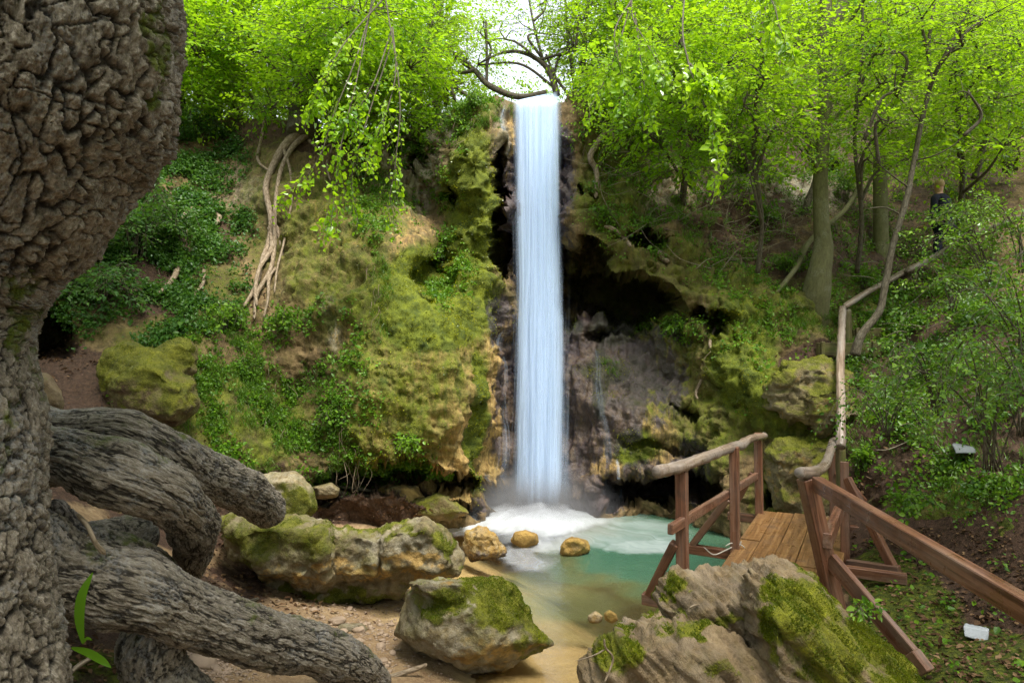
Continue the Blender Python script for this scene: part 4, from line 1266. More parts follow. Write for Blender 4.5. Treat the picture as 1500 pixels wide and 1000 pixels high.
def bark_tube(path, name, mat, nlen, nang, plate=.03, deep=.035, freq=1.0, seed=0.0, moss_f=None, stretch=2.0, knot=(), gnarl=.14, thick=1.0, furrow=False):
    """A thick trunk or root: plates of bark parted by cracks are real relief."""
    path = np.asarray(path, float)
    C4 = catmull(path, nlen)
    C, R = C4[:, :3], C4[:, 3] * thick
    T, N, B = frames(C)
    s = np.concatenate([[0], np.cumsum(np.linalg.norm(np.diff(C, axis=0), axis=1))])
    e0 = np.clip(s / R[0], 0, 1)
    e1 = np.clip((s[-1] - s) / R[-1], 0, 1)
    Rc = R * np.sqrt(np.clip(1 - (1 - e0) ** 2, .003, 1)) * np.sqrt(np.clip(1 - (1 - e1) ** 2, .003, 1))
    a = np.linspace(0, 2 * math.pi, nang, endpoint=False)
    D = N[:, None] * np.cos(a)[None, :, None] + B[:, None] * np.sin(a)[None, :, None]
    V = (C[:, None] + D * Rc[:, None, None]).reshape(-1, 3)
    Dn = D.reshape(-1, 3)
    Rm = float(np.median(R))
    # bark space: long cells along the grain
    G = np.stack([np.repeat(s, nang) / stretch, np.tile(np.cos(a), len(C)) * np.repeat(np.maximum(R, Rm * .5), nang), np.tile(np.sin(a), len(C)) * np.repeat(np.maximum(R, Rm * .5), nang)], 1) * freq + seed * 11
    wv = np.stack([fbm(G * 6 + 7, 5, .62), fbm(G * 6 + 19, 5, .62), fbm(G * 6 + 41, 5, .62)], 1) * .20
    f1, f2, cid = worley((G + wv) * 9)
    g1, g2, cid2 = worley((G + wv * .7) * 24 + 5)
    fade = smooth01((fbm(G * 7 + 3, 3) + .38) / .35)
    crack = 1 - (1 - smooth01((f2 - f1) / .24)) * fade
    crack2 = 1 - (1 - smooth01((g2 - g1) / .35)) * smooth01((fbm(G * 11 + 13, 3) + .1) / .3)
    lay = fbm(G * 14 + wv * 20, 5, .6) * 5
    lay = (np.floor(lay) + smooth01((lay - np.floor(lay)) / .35)) / 5
    big = fbm(V * 2.4 + seed, 4)
    rg = ridged(G * np.array([3.0, 7, 7]), 4, .6)
    if furrow:
        H = np.stack([np.repeat(s, nang), np.tile(np.cos(a), len(C)) * np.repeat(np.maximum(R, Rm * .5), nang), np.tile(np.sin(a), len(C)) * np.repeat(np.maximum(R, Rm * .5), nang)], 1)
        H = H + np.stack([fbm(H * 7 + 3, 5, .6), fbm(H * 7 + 23, 5, .6), fbm(H * 7 + 53, 5, .6)], 1) * .035
        n1 = perlin(H * np.array([6.5, 15, 15]))
        n2 = perlin(H * np.array([12, 30, 30]) + 7)
        n3 = perlin(H * np.array([15, 8, 8]) + 19)
        w1 = .05 + .09 * smooth01(fbm(H * 3 + 5, 2) + .4)
        f_1 = np.exp(-(n1 / w1) ** 2)
        f_2 = np.exp(-(n2 / .09) ** 2)
        f_3 = np.exp(-(n3 / .07) ** 2)
        crack = 1 - np.maximum(f_1, f_3 * .75)
        crack2 = 1 - f_2
        cid = .5 + .5 * n1
        rg = .5 + .45 * fbm(H * np.array([14, 34, 34]), 5, .65)
        lay = lay * 0
        ly = fbm(H * np.array([10, 26, 26]) + 31, 5, .62) * 4
        lay = (np.floor(ly) + smooth01((ly - np.floor(ly)) / .3)) / 4 * 1.5
    flake = fbm(G * 60, 3, .6)
    d = big * Rm * gnarl + (cid - .5) * plate * .6 + crack * deep * .9 + crack2 * plate * .4 + (rg - .5) * plate * 2.2 + lay * plate * 2.2 + flake * plate * .5
    for (kp, kr, kh) in knot:
        q = np.linalg.norm(V - np.asarray(kp), axis=1) / kr
        d = d + kh * np.exp(-q * q)
    V2 = V + Dn * (d * np.repeat(np.clip(Rc / Rm, .15, 1.2), nang))[:, None]
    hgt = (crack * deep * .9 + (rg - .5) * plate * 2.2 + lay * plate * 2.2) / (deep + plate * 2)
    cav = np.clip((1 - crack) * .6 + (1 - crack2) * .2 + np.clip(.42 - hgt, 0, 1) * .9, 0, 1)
    mo = moss_f(V2, Dn) if moss_f else np.clip(.25 * Dn[:, 2] + fbm(V * 2, 3) * .4, 0, 1)
    mb = MB()
    gl = np.stack([np.repeat(s, nang), np.tile(np.cos(a), len(C)) * np.repeat(R, nang), np.tile(np.sin(a), len(C)) * np.repeat(R, nang)], 1)
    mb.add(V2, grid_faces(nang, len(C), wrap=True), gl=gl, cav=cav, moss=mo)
    return mb.build(name, mat, old)


def P(px, py, d, r):
    return [*at(px, py, d), r / FPX * d]


def trunk_moss(V, Dn):
    qx = 750 + FPX * V[:, 0] / np.maximum(V[:, 1], .5)
    qy = 500 + FPX * (CAMZ - V[:, 2]) / np.maximum(V[:, 1], .5)
    return np.clip(blobs(qx + fbm(V * 6, 4) * 60, qy + fbm(V * 5, 4) * 80, [(232, 60, 22, 110, .55), (20, 480, 24, 60, .55), (40, 300, 60, 60, .3), (0, 620, 30, 80, .4), (60, 560, 14, 40, .5), (30, 440, 40, 40, .5)]) + fbm(V * 4, 3) * .18, 0, 1)


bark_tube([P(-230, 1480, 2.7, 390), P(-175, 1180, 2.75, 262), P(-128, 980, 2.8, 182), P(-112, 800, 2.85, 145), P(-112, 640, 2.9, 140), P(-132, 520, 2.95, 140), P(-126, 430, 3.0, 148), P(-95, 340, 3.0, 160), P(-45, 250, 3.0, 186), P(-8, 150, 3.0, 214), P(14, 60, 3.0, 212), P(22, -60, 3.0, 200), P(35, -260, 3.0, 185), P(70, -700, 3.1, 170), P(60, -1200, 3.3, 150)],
          'trunk', M['bark_old'], 900, 760, .015, .034, 1.5, 1.0, trunk_moss, 2.2, gnarl=.09, furrow=True,
          knot=[(at(235, 120, 2.85), .30, .05), (at(120, 60, 2.4), .25, .03)])
rm = lambda V, Dn: np.clip(.15 + .35 * Dn[:, 2] + fbm(V * 3, 3) * .6, 0, 1) * .8
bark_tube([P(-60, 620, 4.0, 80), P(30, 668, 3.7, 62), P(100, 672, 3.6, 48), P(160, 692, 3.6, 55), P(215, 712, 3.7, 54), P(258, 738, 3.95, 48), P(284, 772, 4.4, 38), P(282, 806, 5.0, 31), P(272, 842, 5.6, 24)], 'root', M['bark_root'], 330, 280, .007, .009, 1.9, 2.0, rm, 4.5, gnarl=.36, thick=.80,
          knot=[(at(225, 725, 3.4), .14, .03)])
bark_tube([P(-40, 590, 4.5, 66), P(60, 625, 4.35, 38), P(130, 628, 4.3, 33), P(190, 632, 4.3, 34), P(250, 665, 4.5, 38), P(300, 694, 5.0, 40), P(345, 713, 5.6, 40), P(378, 732, 6.1, 34), P(398, 752, 6.5, 24)], 'root', M['bark_root'], 330, 220, .006, .008, 2.1, 3.0, rm, 4.5, gnarl=.36, thick=.80)
bark_tube([P(-40, 780, 3.3, 110), P(60, 835, 3.4, 74), P(130, 850, 3.5, 62), P(200, 868, 3.6, 60), P(260, 890, 3.78, 52), P(330, 916, 4.0, 49), P(390, 934, 4.25, 47), P(450, 950, 4.55, 44), P(505, 968, 4.85, 36), P(540, 985, 5.05, 26), P(566, 1003, 5.2, 14)], 'root', M['bark_root'], 420, 280, .007, .009, 1.9, 4.0, rm, 4.5, gnarl=.36, thick=.80,
          knot=[(at(380, 900, 3.8), .12, .025), (at(210, 840, 3.5), .12, .03)])
bark_tube([P(230, 900, 3.85, 40), P(222, 950, 3.85, 42), P(235, 990, 3.9, 40), P(290, 1040, 4.0, 34), P(340, 1090, 4.1, 30)], 'root', M['bark_root'], 160, 140, .008, .012, 1.8, 5.0, rm, 2.2)
bark_tube([P(60, 740, 3.75, 26), P(100, 775, 3.8, 18), P(140, 812, 3.85, 15), P(170, 850, 3.9, 15)], 'root', M['bark_root'], 100, 80, .004, .006, 2.4, 6.0, rm, 2.2)
bark_tube([P(150, 800, 4.5, 26), P(190, 808, 4.45, 22), P(225, 830, 4.5, 24), P(260, 870, 4.6, 20)], 'root', M['bark_root'], 100, 90, .004, .006, 2.4, 7.0, rm, 2.2)
bark_tube([P(20, 760, 4.3, 60), P(90, 820, 4.3, 60), P(170, 800, 4.6, 40), P(230, 770, 4.8, 30)], 'root', M['bark_root'], 100, 100, .006, .01, 1.8, 8.0, rm, 2.2)
mbx = MB()
for pth in ([P(112, 752, 3.45, 3), P(128, 770, 3.4, 3.4), P(140, 795, 3.4, 3.6), P(155, 812, 3.42, 4)], [P(133, 780, 3.4, 1.2), P(126, 786, 3.4, 1.0)]):
    add_tube(mbx, pth, sides=8, rough=.4, freq=20)
mbx.build('rootlet', M['bark_pale'], old)

# ------------------------------------------------------------------ wooden footbridge
DZ = .60
E0 = np.array([1.585, 5.83])
DIR = unit(np.array([1.635, 3.07]))
PERP = np.array([DIR[1], -DIR[0]])      # to the right across the deck
bridge = thing('footbridge', 'reddish timber footbridge over the pool outlet with rustic rails', 'bridge', (2.6, 7.0, 0))


def bp(s, w, z=0.0):
    """A point of the bridge: s along from the near left post, w across from the left edge, z above the deck."""
    q = E0 + DIR * s + PERP * w
    return np.array([q[0], q[1], DZ + z])


nb = 5
bw = 1.06 / nb
for k in range(nb):
    joints = [(-1.1, 1.35), (1.36, 3.52)] if k % 2 else [(-1.1, 2.05), (2.06, 3.52)]
    for (a, b) in joints:
        mb = MB()
        V, F, G = bar_geo(bp(a, bw * (k + .5), -.02), bp(b, bw * (k + .5), -.02 + .006 * (k % 3 - 1)), bw - .008, .04, bev=.004, seed=k * 1.3 + a, nseg=10, wob=.004)
        mb.add(V, F, gl=G)
        mb.build('plank', M['deck'], bridge, smooth=False)
for s in (-.85, 0.0, 1.66, 3.35):
    wl = -.5 if s in (0.0, 1.66) else (-.38 if s > 3 else 0)
    bar('crossbeam', bp(s + .06, wl, -.095), bp(s + .06, 1.06 + (.55 if s == 1.66 else .12), -.095), .09, .10, M['wood'], bridge, seed=s + 2)
for w in (.12, .94):
    bar('girder', bp(-1.1, w, -.21), bp(3.5, w, -.21), .12, .13, M['wood'], bridge, seed=w + 5)
# rail towards the fall: three posts, each with an outside strut
for s, top in ((0.0, 1.08), (1.68, 1.07), (3.38, 1.02)):
    w = -.12 if s == 0 else .02
    bar('post', bp(s, w, -.15), bp(s + .01, w - .02, top), .095, .095, M['wood'], bridge, up=(DIR[0], DIR[1], 0), seed=s + 7)
bar('strut', bp(-.02, -.19, .46), bp(.07, -.46, -.10), .075, .09, M['wood'], bridge, seed=11, up=(DIR[0], DIR[1], 0))
bar('strut', bp(1.66, -.06, .52), bp(1.72, -.44, -.04), .075, .09, M['wood'], bridge, seed=12, up=(DIR[0], DIR[1], 0))
bar('strut', bp(3.36, -.06, .50), bp(3.40, -.33, -.04), .07, .08, M['wood'], bridge, seed=13, up=(DIR[0], DIR[1], 0))
bar('mid_rail', at(982, 775, 5.55), at(1112, 694, 8.95), .05, .085, M['wood'], bridge, seed=14)
mb = MB()
add_tube(mb, [[*at(964, 691, 5.42), .050], [*at(998, 683, 5.83), .052], [*at(1040, 667, 6.7), .053], [*at(1072, 655, 7.35), .052], [*at(1086, 651, 7.8), .056], [*at(1098, 643, 8.3), .046], [*at(1120, 638, 9.0), .044]], sides=18, n=60, rough=.34, freq=9, seed=2, round_ends=False)
mb.build('handrail_log', M['log'], bridge)
# rail on the stair side
R1b, R1t = at(1220, 872, 5.86), at(1182, 700, 5.80)
bar('post', R1b + (R1b - R1t) * .15, R1t, .115, .13, M['wood'], bridge, up=(1, .2, 0), seed=21)
bar('post', at(1238, 830, 7.15), at(1237, 676, 7.25), .085, .10, M['wood'], bridge, up=(DIR[0], DIR[1], 0), seed=22)
bar('post', at(1222, 765, 8.8), at(1219, 655, 8.8), .10, .10, M['wood'], bridge, up=(DIR[0], DIR[1], 0), seed=23)
bar('mid_rail', at(1212, 792, 5.75), at(1238, 726, 7.7), .075, .13, M['wood'], bridge, seed=24)
bar('post', (2.44, 1.5, .5), (2.44, 1.5, 1.37), .10, .10, M['wood'], bridge, up=(1, 0, 0), seed=33)
bar('sloping_rail', at(1196, 708, 5.72), (2.42, 1.3, 1.42), .085, .12, M['wood'], bridge, seed=25, nseg=16, wob=.01)
bar('strut', at(1216, 818, 5.80), at(1352, 978, 5.05), .055, .135, M['wood'], bridge, seed=26)
bar('strut', at(1240, 700, 7.2), at(1312, 838, 6.75), .07, .085, M['wood'], bridge, seed=27)
bar('strut', at(1226, 690, 8.75), at(1292, 762, 8.5), .07, .085, M['wood'], bridge, seed=28)
bar('foot_beam', at(1242, 826, 7.1), at(1318, 836, 6.7), .08, .10, M['wood'], bridge, seed=29)
bar('foot_beam', at(1335, 955, 5.1), at(1358, 985, 5.0), .10, .10, M['wood'], bridge, seed=30)
mb = MB()
add_tube(mb, [[*at(1172, 692, 5.72), .046], [*at(1190, 692, 5.9), .050], [*at(1206, 684, 6.6), .046], [*at(1214, 668, 7.4), .044], [*at(1219, 652, 8.4), .05], [*at(1221, 645, 8.9), .045]], sides=18, n=50, rough=.42, freq=11, seed=4, round_ends=False)
mb.build('handrail_log', M['log'], bridge)
# a knotted cord on the second post
mb = MB()
for q in ([(1062, 800), (1072, 795), (1084, 797), (1092, 803)], [(1072, 806), (1082, 800), (1086, 792)], [(1030, 800), (1045, 812), (1062, 806), (1074, 800)]):
    add_tube(mb, [[*at(x, y, 7.28), .007] for x, y in q], sides=6)
mb.build('cord', M['rope'], bridge)

# ------------------------------------------------------------------ stair rail and log steps up the slope
def log_path(lst):
    return [[*at(x, y, d), r] for x, y, d, r in lst]


rail = thing('stair_rail', 'long peeled log handrail climbing from the footbridge up the wooded slope', 'handrail', at(1240, 530, 10.9))
mb = MB()
add_tube(mb, log_path([(1231, 655, 8.3, .058), (1232, 600, 8.7, .056), (1231, 540, 9.4, .055), (1234, 452, 10.9, .055)]), sides=16, n=60, rough=.30, freq=9, seed=5, round_ends=False)
mb.build('log', M['log'], rail)
mb = MB()
add_tube(mb, log_path([(1236, 450, 10.9, .05), (1270, 428, 11.5, .05), (1300, 412, 12.0, .05), (1332, 394, 12.6, .05)]), sides=14, n=40, rough=.18, freq=8, seed=6)
mb.build('log', M['log'], rail)
mb = MB()
add_tube(mb, log_path([(1326, 398, 12.3, .055), (1370, 376, 12.4, .06), (1420, 350, 12.0, .065), (1500, 318, 11.4, .065), (1600, 285, 10.8, .065)]), sides=14, n=50, rough=.18, freq=8, seed=7)
mb.build('log', M['log'], rail)
for (x, y0, y1, d, r) in [(1241, 535, 450, 11.0, .075), (1341, 492, 398, 12.3, .05), (1232, 760, 650, 8.55, .06), (1425, 430, 348, 12.0, .06)]:
    mb = MB()
    add_tube(mb, log_path([(x + 2, y0 + 12, d, r), (x, (y0 + y1) / 2, d, r), (x - 1, y1, d, r * .95)]), sides=14, n=20, rough=.15, freq=7, seed=x)
    mb.build('post', M['old_wood'], rail)
stair_spots = [((1197, 512), (1288, 512), 10.45, .19, 'lowest mossy timber step edge on the slope'), ((1248, 490), (1350, 484), 11.1, .16, 'second timber step edge above the lowest one'), ((1312, 450), (1352, 448), 12.0, .13, 'mossy timber step edge with a gap beneath it'),
               ((1338, 415), (1400, 410), 12.8, .12, 'dark timber step edge half hidden by shrub leaves'), ((1345, 378), (1405, 372), 13.3, .12, 'timber step edge just below the dark clothed person'), ((1350, 360), (1410, 352), 13.7, .12, 'topmost timber step edge at the feet of the person')]
for i, (a, b, d, h, lab) in enumerate(stair_spots):
    st = thing('log_step', lab, 'step', at((a[0] + b[0]) / 2, a[1] + 8, d), 'timber steps up the wooded slope')
    bar('riser', at(*a, d), at(*b, d + .15), .09, h, M['old_wood'], st, seed=i * 3.1, wob=.02)
    for q, dd in ((a, -.07), (b, .08)):
        p = at(q[0] + (8 if q is a else -8), q[1], d + dd)
        bar('stake', p + np.array([0, 0, -.25]), p + np.array([0, 0, h * .5 + .03]), .055, .055, M['old_wood'], st, seed=i + 9)

# rustic rail on the rim beside the fall
rimrail = thing('rim_fence', 'short dark rustic rail fence on the cliff rim among leaves', 'fence', at(652, 150, 12.6))
mb = MB()
add_tube(mb, log_path([(590, 105, 13.0, .05), (620, 111, 12.9, .05), (652, 116, 12.8, .05), (680, 122, 12.7, .05)]), sides=10, rough=.1)
mb.build('rail', M['bark_dark'], rimrail)
mb = MB()
add_tube(mb, log_path([(653, 160, 12.8, .06), (653, 110, 12.8, .055)]), sides=10, rough=.1)
mb.build('post', M['bark_dark'], rimrail)
for e in ((690, 146), (668, 150)):
    mb = MB()
    add_tube(mb, log_path([(657, 118, 12.78, .035), (*e, 12.5, .035)]), sides=8, rough=.1)
    mb.build('brace', M['bark_dark'], rimrail)

# ------------------------------------------------------------------ left things lying about
fb = thing('foam_block', 'white broken foam block lying on the mossy ground under the sloping rail', 'foam block', at(1430, 935, 5.6))
V, F = remeshed([[at(1411, 916, 5.55), at(1449, 922, 5.5), at(1447, 941, 5.45), at(1413, 932, 5.5), at(1413, 912, 5.85), at(1449, 917, 5.8), at(1446, 934, 5.75), at(1414, 930, 5.8)]], .008, 1)
mb = MB()
mb.add(V + fbm(V * 40, 2)[:, None] * .006, F)
o = mb.build('block', M['foam_block'], fb)
sl = thing('slate_slab', 'pale grey flat slab half buried on the dark slope', 'slab', at(1412, 660, 7.6))
V, F = remeshed([[at(1394, 650, 7.6), at(1428, 655, 7.55), at(1430, 664, 7.5), at(1400, 664, 7.5), at(1396, 648, 7.9), at(1426, 652, 7.9), at(1425, 660, 7.85)]], .012, 1)
mb = MB()
mb.add(V, F)
mb.build('slab_stone', M['slab'], sl)
bt = thing('plastic_bottle', 'crushed clear plastic bottle with an orange cap on the shore litter', 'bottle', at(538, 745, 9.9))
mb = MB()
add_tube(mb, log_path([(530, 748, 9.75, .014), (533, 747, 9.75, .018), (537, 745, 9.75, .034), (543, 743, 9.77, .036), (550, 740, 9.8, .034)]), sides=14, n=24, rough=.3, freq=16)
mb.build('bottle_body', M['plastic'], bt)
mb = MB()
add_tube(mb, log_path([(527.5, 749, 9.75, .016), (530, 748.3, 9.75, .016)]), sides=12)
mb.build('cap', M['orange_cap'], bt)


def stick(label, lst, mat='twig_dry', forks=()):
    t = MB()
    add_tube(t, log_path(lst), sides=7, n=26, rough=.35, freq=14, seed=lst[0][0])
    for f in forks:
        add_tube(t, log_path(f), sides=5, n=10, rough=.3, freq=14, seed=f[0][1])
    o = t.build('stick', M[mat], origin=at(lst[0][0], lst[0][1], lst[0][2]))
    tag(o, label, 'stick')


stick('bare forked twig lying on the lower flank of the layered boulder', [(885, 1000, 3.8, .006), (898, 965, 3.85, .006), (887, 948, 3.82, .006), (885, 935, 3.8, .005)], 'bark_pale', [[(887, 950, 3.82, .005), (868, 960, 3.8, .004), (842, 968, 3.8, .002)]])
stick('long pale branch lying on the sand at the bottom edge', [(540, 998, 5.3, .02), (575, 990, 5.35, .02), (612, 978, 5.4, .018), (626, 972, 5.4, .012)], 'bark_pale')
stick('thin curved twig on the gravel under the long boulder', [(396, 908, 6.2, .012), (425, 912, 6.2, .011), (455, 906, 6.3, .009), (470, 903, 6.3, .005)], 'bark_pale', [[(455, 906, 6.3, .008), (458, 899, 6.3, .004)]])
stick('brown stick lying behind the thick lower root', [(340, 886, 6.3, .02), (360, 882, 6.35, .02), (380, 876, 6.4, .018)], 'bark_dark')
stick('tan curved stick on the sand beside the flat pale stone', [(440, 920, 6.0, .018), (462, 928, 6.0, .018), (478, 922, 6.05, .014)], 'bark_pale')
stick('dark wet driftwood stick under the overhang beside pale slab', [(470, 742, 9.6, .04), (510, 730, 9.7, .04), (550, 728, 9.75, .035), (585, 735, 9.8, .025)], 'bark_dark')
stick('second dark driftwood stick crossing under the overhang', [(462, 725, 9.5, .03), (500, 722, 9.6, .035), (540, 738, 9.7, .03)], 'bark_dark')
stick('thin dark driftwood stick at the back of the overhang', [(480, 712, 9.7, .02), (520, 715, 9.8, .025), (560, 722, 9.9, .02)], 'bark_dark')
stick('grey stick leaning in the corner below the old roots', [(95, 995, 3.3, .012), (110, 978, 3.35, .012), (134, 962, 3.4, .010)], 'twig_dry')
stick('bleached small twig on top of the layered boulder', [(1010, 890, 4.42, .006), (1018, 886, 4.42, .007), (1025, 885, 4.42, .005)], 'bark_pale')
# ------------------------------------------------------------------ foliage tools
def spray_leaves(mbL, mbB, pos, out, L=.5, K=14, leaf=.07, wr=.30, flat=.8, droop=.15, hue=0.0, twig=.0035, lean=0.0):
    """Leafy twigs: alternate leaves along an axis, lying in a layered plane."""
    S = len(pos)
    if S == 0:
        return
    Ls = L * np.exp(RNG.normal(0, .25, S))[:, None]
    a = unit(out + RNG.normal(0, .25, (S, 3)))
    up = np.array([0, 0, 1.0])
    n = unit(up * flat + rand_unit(S) * (1.15 - flat))
    n = unit(n - a * (n * a).sum(1, keepdims=True))
    s = np.cross(n, a)
    tone = np.clip(RNG.normal(.5 + hue + RNG.normal(0, .10), .20, S), 0, 1)
    leaf = leaf * np.exp(RNG.normal(0, .16, (S, 1)))
    t = (np.arange(K) + .6) / K
    t = t[None] + RNG.uniform(-.5, .5, (S, K)) / K
    sg = np.where(np.arange(K) % 2 == 0, 1, -1)[None] * np.ones((S, 1))
    p = pos[:, None] + a[:, None] * (Ls * t)[..., None] - up * (droop * Ls * t * t)[..., None]
    wid = np.sin(np.clip(t, 0, 1) * 2.6 + .35)[..., None]
    # side twiglets: a leaf can sit a little way out from the axis
    outw = RNG.random((S, K, 1)) ** 1.5 * .34 * Ls[..., None]
    ld = unit(a[:, None] * .55 + s[:, None] * sg[..., None] * .8 + RNG.normal(0, .22, (S, K, 3)) - up * .18)
    p = p + s[:, None] * sg[..., None] * outw * wid + n[:, None] * RNG.normal(0, .015, (S, K, 1))
    nn = unit(n[:, None] + RNG.normal(0, .42, (S, K, 3)) - np.array([0, lean, 0]))
    ln = leaf * np.exp(RNG.normal(0, .25, (S, K))) * (.6 + .4 * wid[..., 0])
    rnd = np.clip(tone[:, None] + RNG.normal(0, .13, (S, K)), 0, 1)
    add_leaves(mbL, p.reshape(-1, 3), ld.reshape(-1, 3), nn.reshape(-1, 3), ln.ravel(), np.full(S * K, wr) * RNG.uniform(.8, 1.2, S * K), rnd.ravel(), fold=.25, droop=.18)
    if mbB is not None and twig > 0:
        m = 3
        tt = np.linspace(0, 1, m)
        q = pos[:, None] + a[:, None] * (Ls * tt)[..., None] - up * (droop * Ls * tt * tt)[..., None]
        r = twig * np.array([1.2, .9, .4])
        tri = np.array([(0, 1), (.87, -.5), (-.87, -.5)])
        V = q[:, :, None] + (s[:, None, None] * tri[None, None, :, :1] + n[:, None, None] * tri[None, None, :, 1:]) * r[None, :, None, None]
        F = []
        for k in range(m - 1):
            for j in range(3):
                F.append([k * 3 + j, k * 3 + (j + 1) % 3, k * 3 + 3 + (j + 1) % 3, k * 3 + 3 + j])
        F = (np.arange(S)[:, None, None] * (m * 3) + np.array(F)[None]).reshape(-1, 4)
        mbB.add(V.reshape(-1, 3), F, gl=0.0)


def crown_blob(mbL, mbB, c, rad, n, trunk_pt=None, limb_r=.03, hollow=.35, **kw):
    """Sprays through a lump of crown, carried by limbs that start at the trunk."""
    u = rand_unit(n) * (hollow + (1 - hollow) * RNG.random((n, 1)) ** .5)
    pos = c + u * np.array(rad)
    out = u * np.array([1, 1, .35]) + np.array([0, 0, .05])
    spray_leaves(mbL, mbB, pos, unit(out), **kw)
    if trunk_pt is not None:
        hub = c - np.array([0, 0, rad[2] * .35])
        mid = (trunk_pt + hub) / 2 + np.array([0, 0, .12 * np.linalg.norm(hub - trunk_pt)]) + RNG.normal(0, .08, 3)
        add_tube(mbB, [[*trunk_pt, limb_r], [*mid, limb_r * .8], [*hub, limb_r * .5]], sides=7, n=14, rough=.12, freq=6, round_ends=False)
        for i in RNG.choice(n, min(n, max(3, n // 9)), replace=False):
            e = pos[i]
            m1 = (hub + e) / 2 + RNG.normal(0, .06, 3) + np.array([0, 0, .06])
            add_tube(mbB, [[*hub, limb_r * .45], [*m1, limb_r * .3], [*e, .004]], sides=5, n=8, round_ends=False)


def nearest_trunk(paths, c, bias=.6):
    Q = np.vstack([catmull(np.array(p, float), 40)[:, :3] for p in paths])
    d = np.linalg.norm(Q - c, axis=1) + np.maximum(0, Q[:, 2] - c[2] + bias) * 3
    return Q[np.argmin(d)]


def tree(label, trunks, blobs_, leaf_mat, bark='bark_dark', group='trees on the rim and slopes', name='tree', leaf=.07, K=16, L=.5, flat=.8, wr=.30, sides=14, rough=.12, freq=5.0, droop=.15, hue=0.0, boughs=(), lean=0.0, roots=()):
    """trunks: rows (px, py, depth, radius in px); blobs: (px, py, depth, rx px, ry px, depth half-size m, sprays)."""
    paths = [[P(*r) for r in t] for t in trunks]
    base = paths[0][0][:3]
    root = thing(name, label, 'tree', base, group)
    mb = MB()
    for i, p in enumerate(paths):
        add_tube(mb, p, sides=sides, n=max(12, len(p) * 8), rough=rough, freq=freq, seed=base[0] + i, round_ends=False)
    mb.build('trunk', M[bark], root)
    mbL, mbB = MB(), MB()
    for (bx, by, bd, rx, ry, rd, n) in blobs_:
        c = at(bx, by, bd)
        crown_blob(mbL, mbB, c, (rx / FPX * bd, rd, ry / FPX * bd), int(n * (.85 if bx > 980 else 1.05)), nearest_trunk(paths, c), limb_r=.028, K=K, L=L, leaf=leaf, flat=flat, wr=wr, droop=droop, hue=hue, lean=lean)
    for p, t_ in list(zip(paths, trunks))[:1]:
        if t_[-1][1] < -30:      # leader: the main stem ends in its own top growth
            tp = np.array(p[-1][:3])
            crown_blob(mbL, mbB, tp + np.array([0, 0, -.1]), (.9, .9, 1.1), 75, np.array(p[-2][:3]) * .4 + tp * .6, limb_r=.02, K=K, L=L, leaf=leaf, flat=flat, wr=wr, droop=droop, hue=hue, hollow=.1)
    if mbL.n:
        mbL.build('crown', M[leaf_mat], root)
    if mbB.n:
        mbB.build('branches', M[bark], root)
    for (bp_, bl) in boughs:
        mL, mB = MB(), MB()
        for lst in bp_:
            bough(mL, mB, lst, **bl)
        bo = mB.build('bough', M['bark_dark'], root)
        mL.build('leaves', M[bl_mat(bl)], bo)
    for lst in roots:
        mR = MB()
        lst = [[*q[:3], q[3] * .62] for q in lst]
        add_tube(mR, lst, sides=12, n=len(lst) * 9, rough=.22, freq=9, seed=lst[0][0])
        mR.build('exposed_root', M['bark_pale'], root)
    return root


def bl_mat(bl):
    return bl.get('mat', 'leaf_bright')


def bough(mL, mB, lst, n=40, L=.22, K=8, leaf=.062, wr=.42, spread=.12, mat=None, start=.25, flat=.45, hue=.2, r=.012, droop=.5):
    """A hanging branch: stem through (px, py, depth) points with leafy twigs along it."""
    pts = [[*at(x, y, d), rr] for (x, y, d), rr in zip(lst, np.linspace(r, .003, len(lst)))]
    add_tube(mB, pts, sides=6, n=30, round_ends=False)
    C = catmull(np.array(pts), 200)[:, :3]
    T = np.gradient(C, axis=0)
    i = RNG.integers(int(200 * start), 200, n)
    pos = C[i] + RNG.normal(0, spread * .25, (n, 3))
    out = unit(unit(T[i]) * .8 + rand_unit(n) * np.array([.8, .8, .3]) + np.array([0, 0, -.25]))
    spray_leaves(mL, mB, pos, out, L=L, K=K, leaf=leaf, wr=wr, flat=flat, droop=droop, hue=hue, twig=.0025, lean=.35)


def follow(lst, lift=.03):
    """Root path that hugs the rock relief: (px, py, radius px)."""
    out = []
    for qx, qy, r in lst:
        p, nn = surf(qx, qy)
        out.append([*(p + nn * lift), r / FPX * p[1]])
    return out


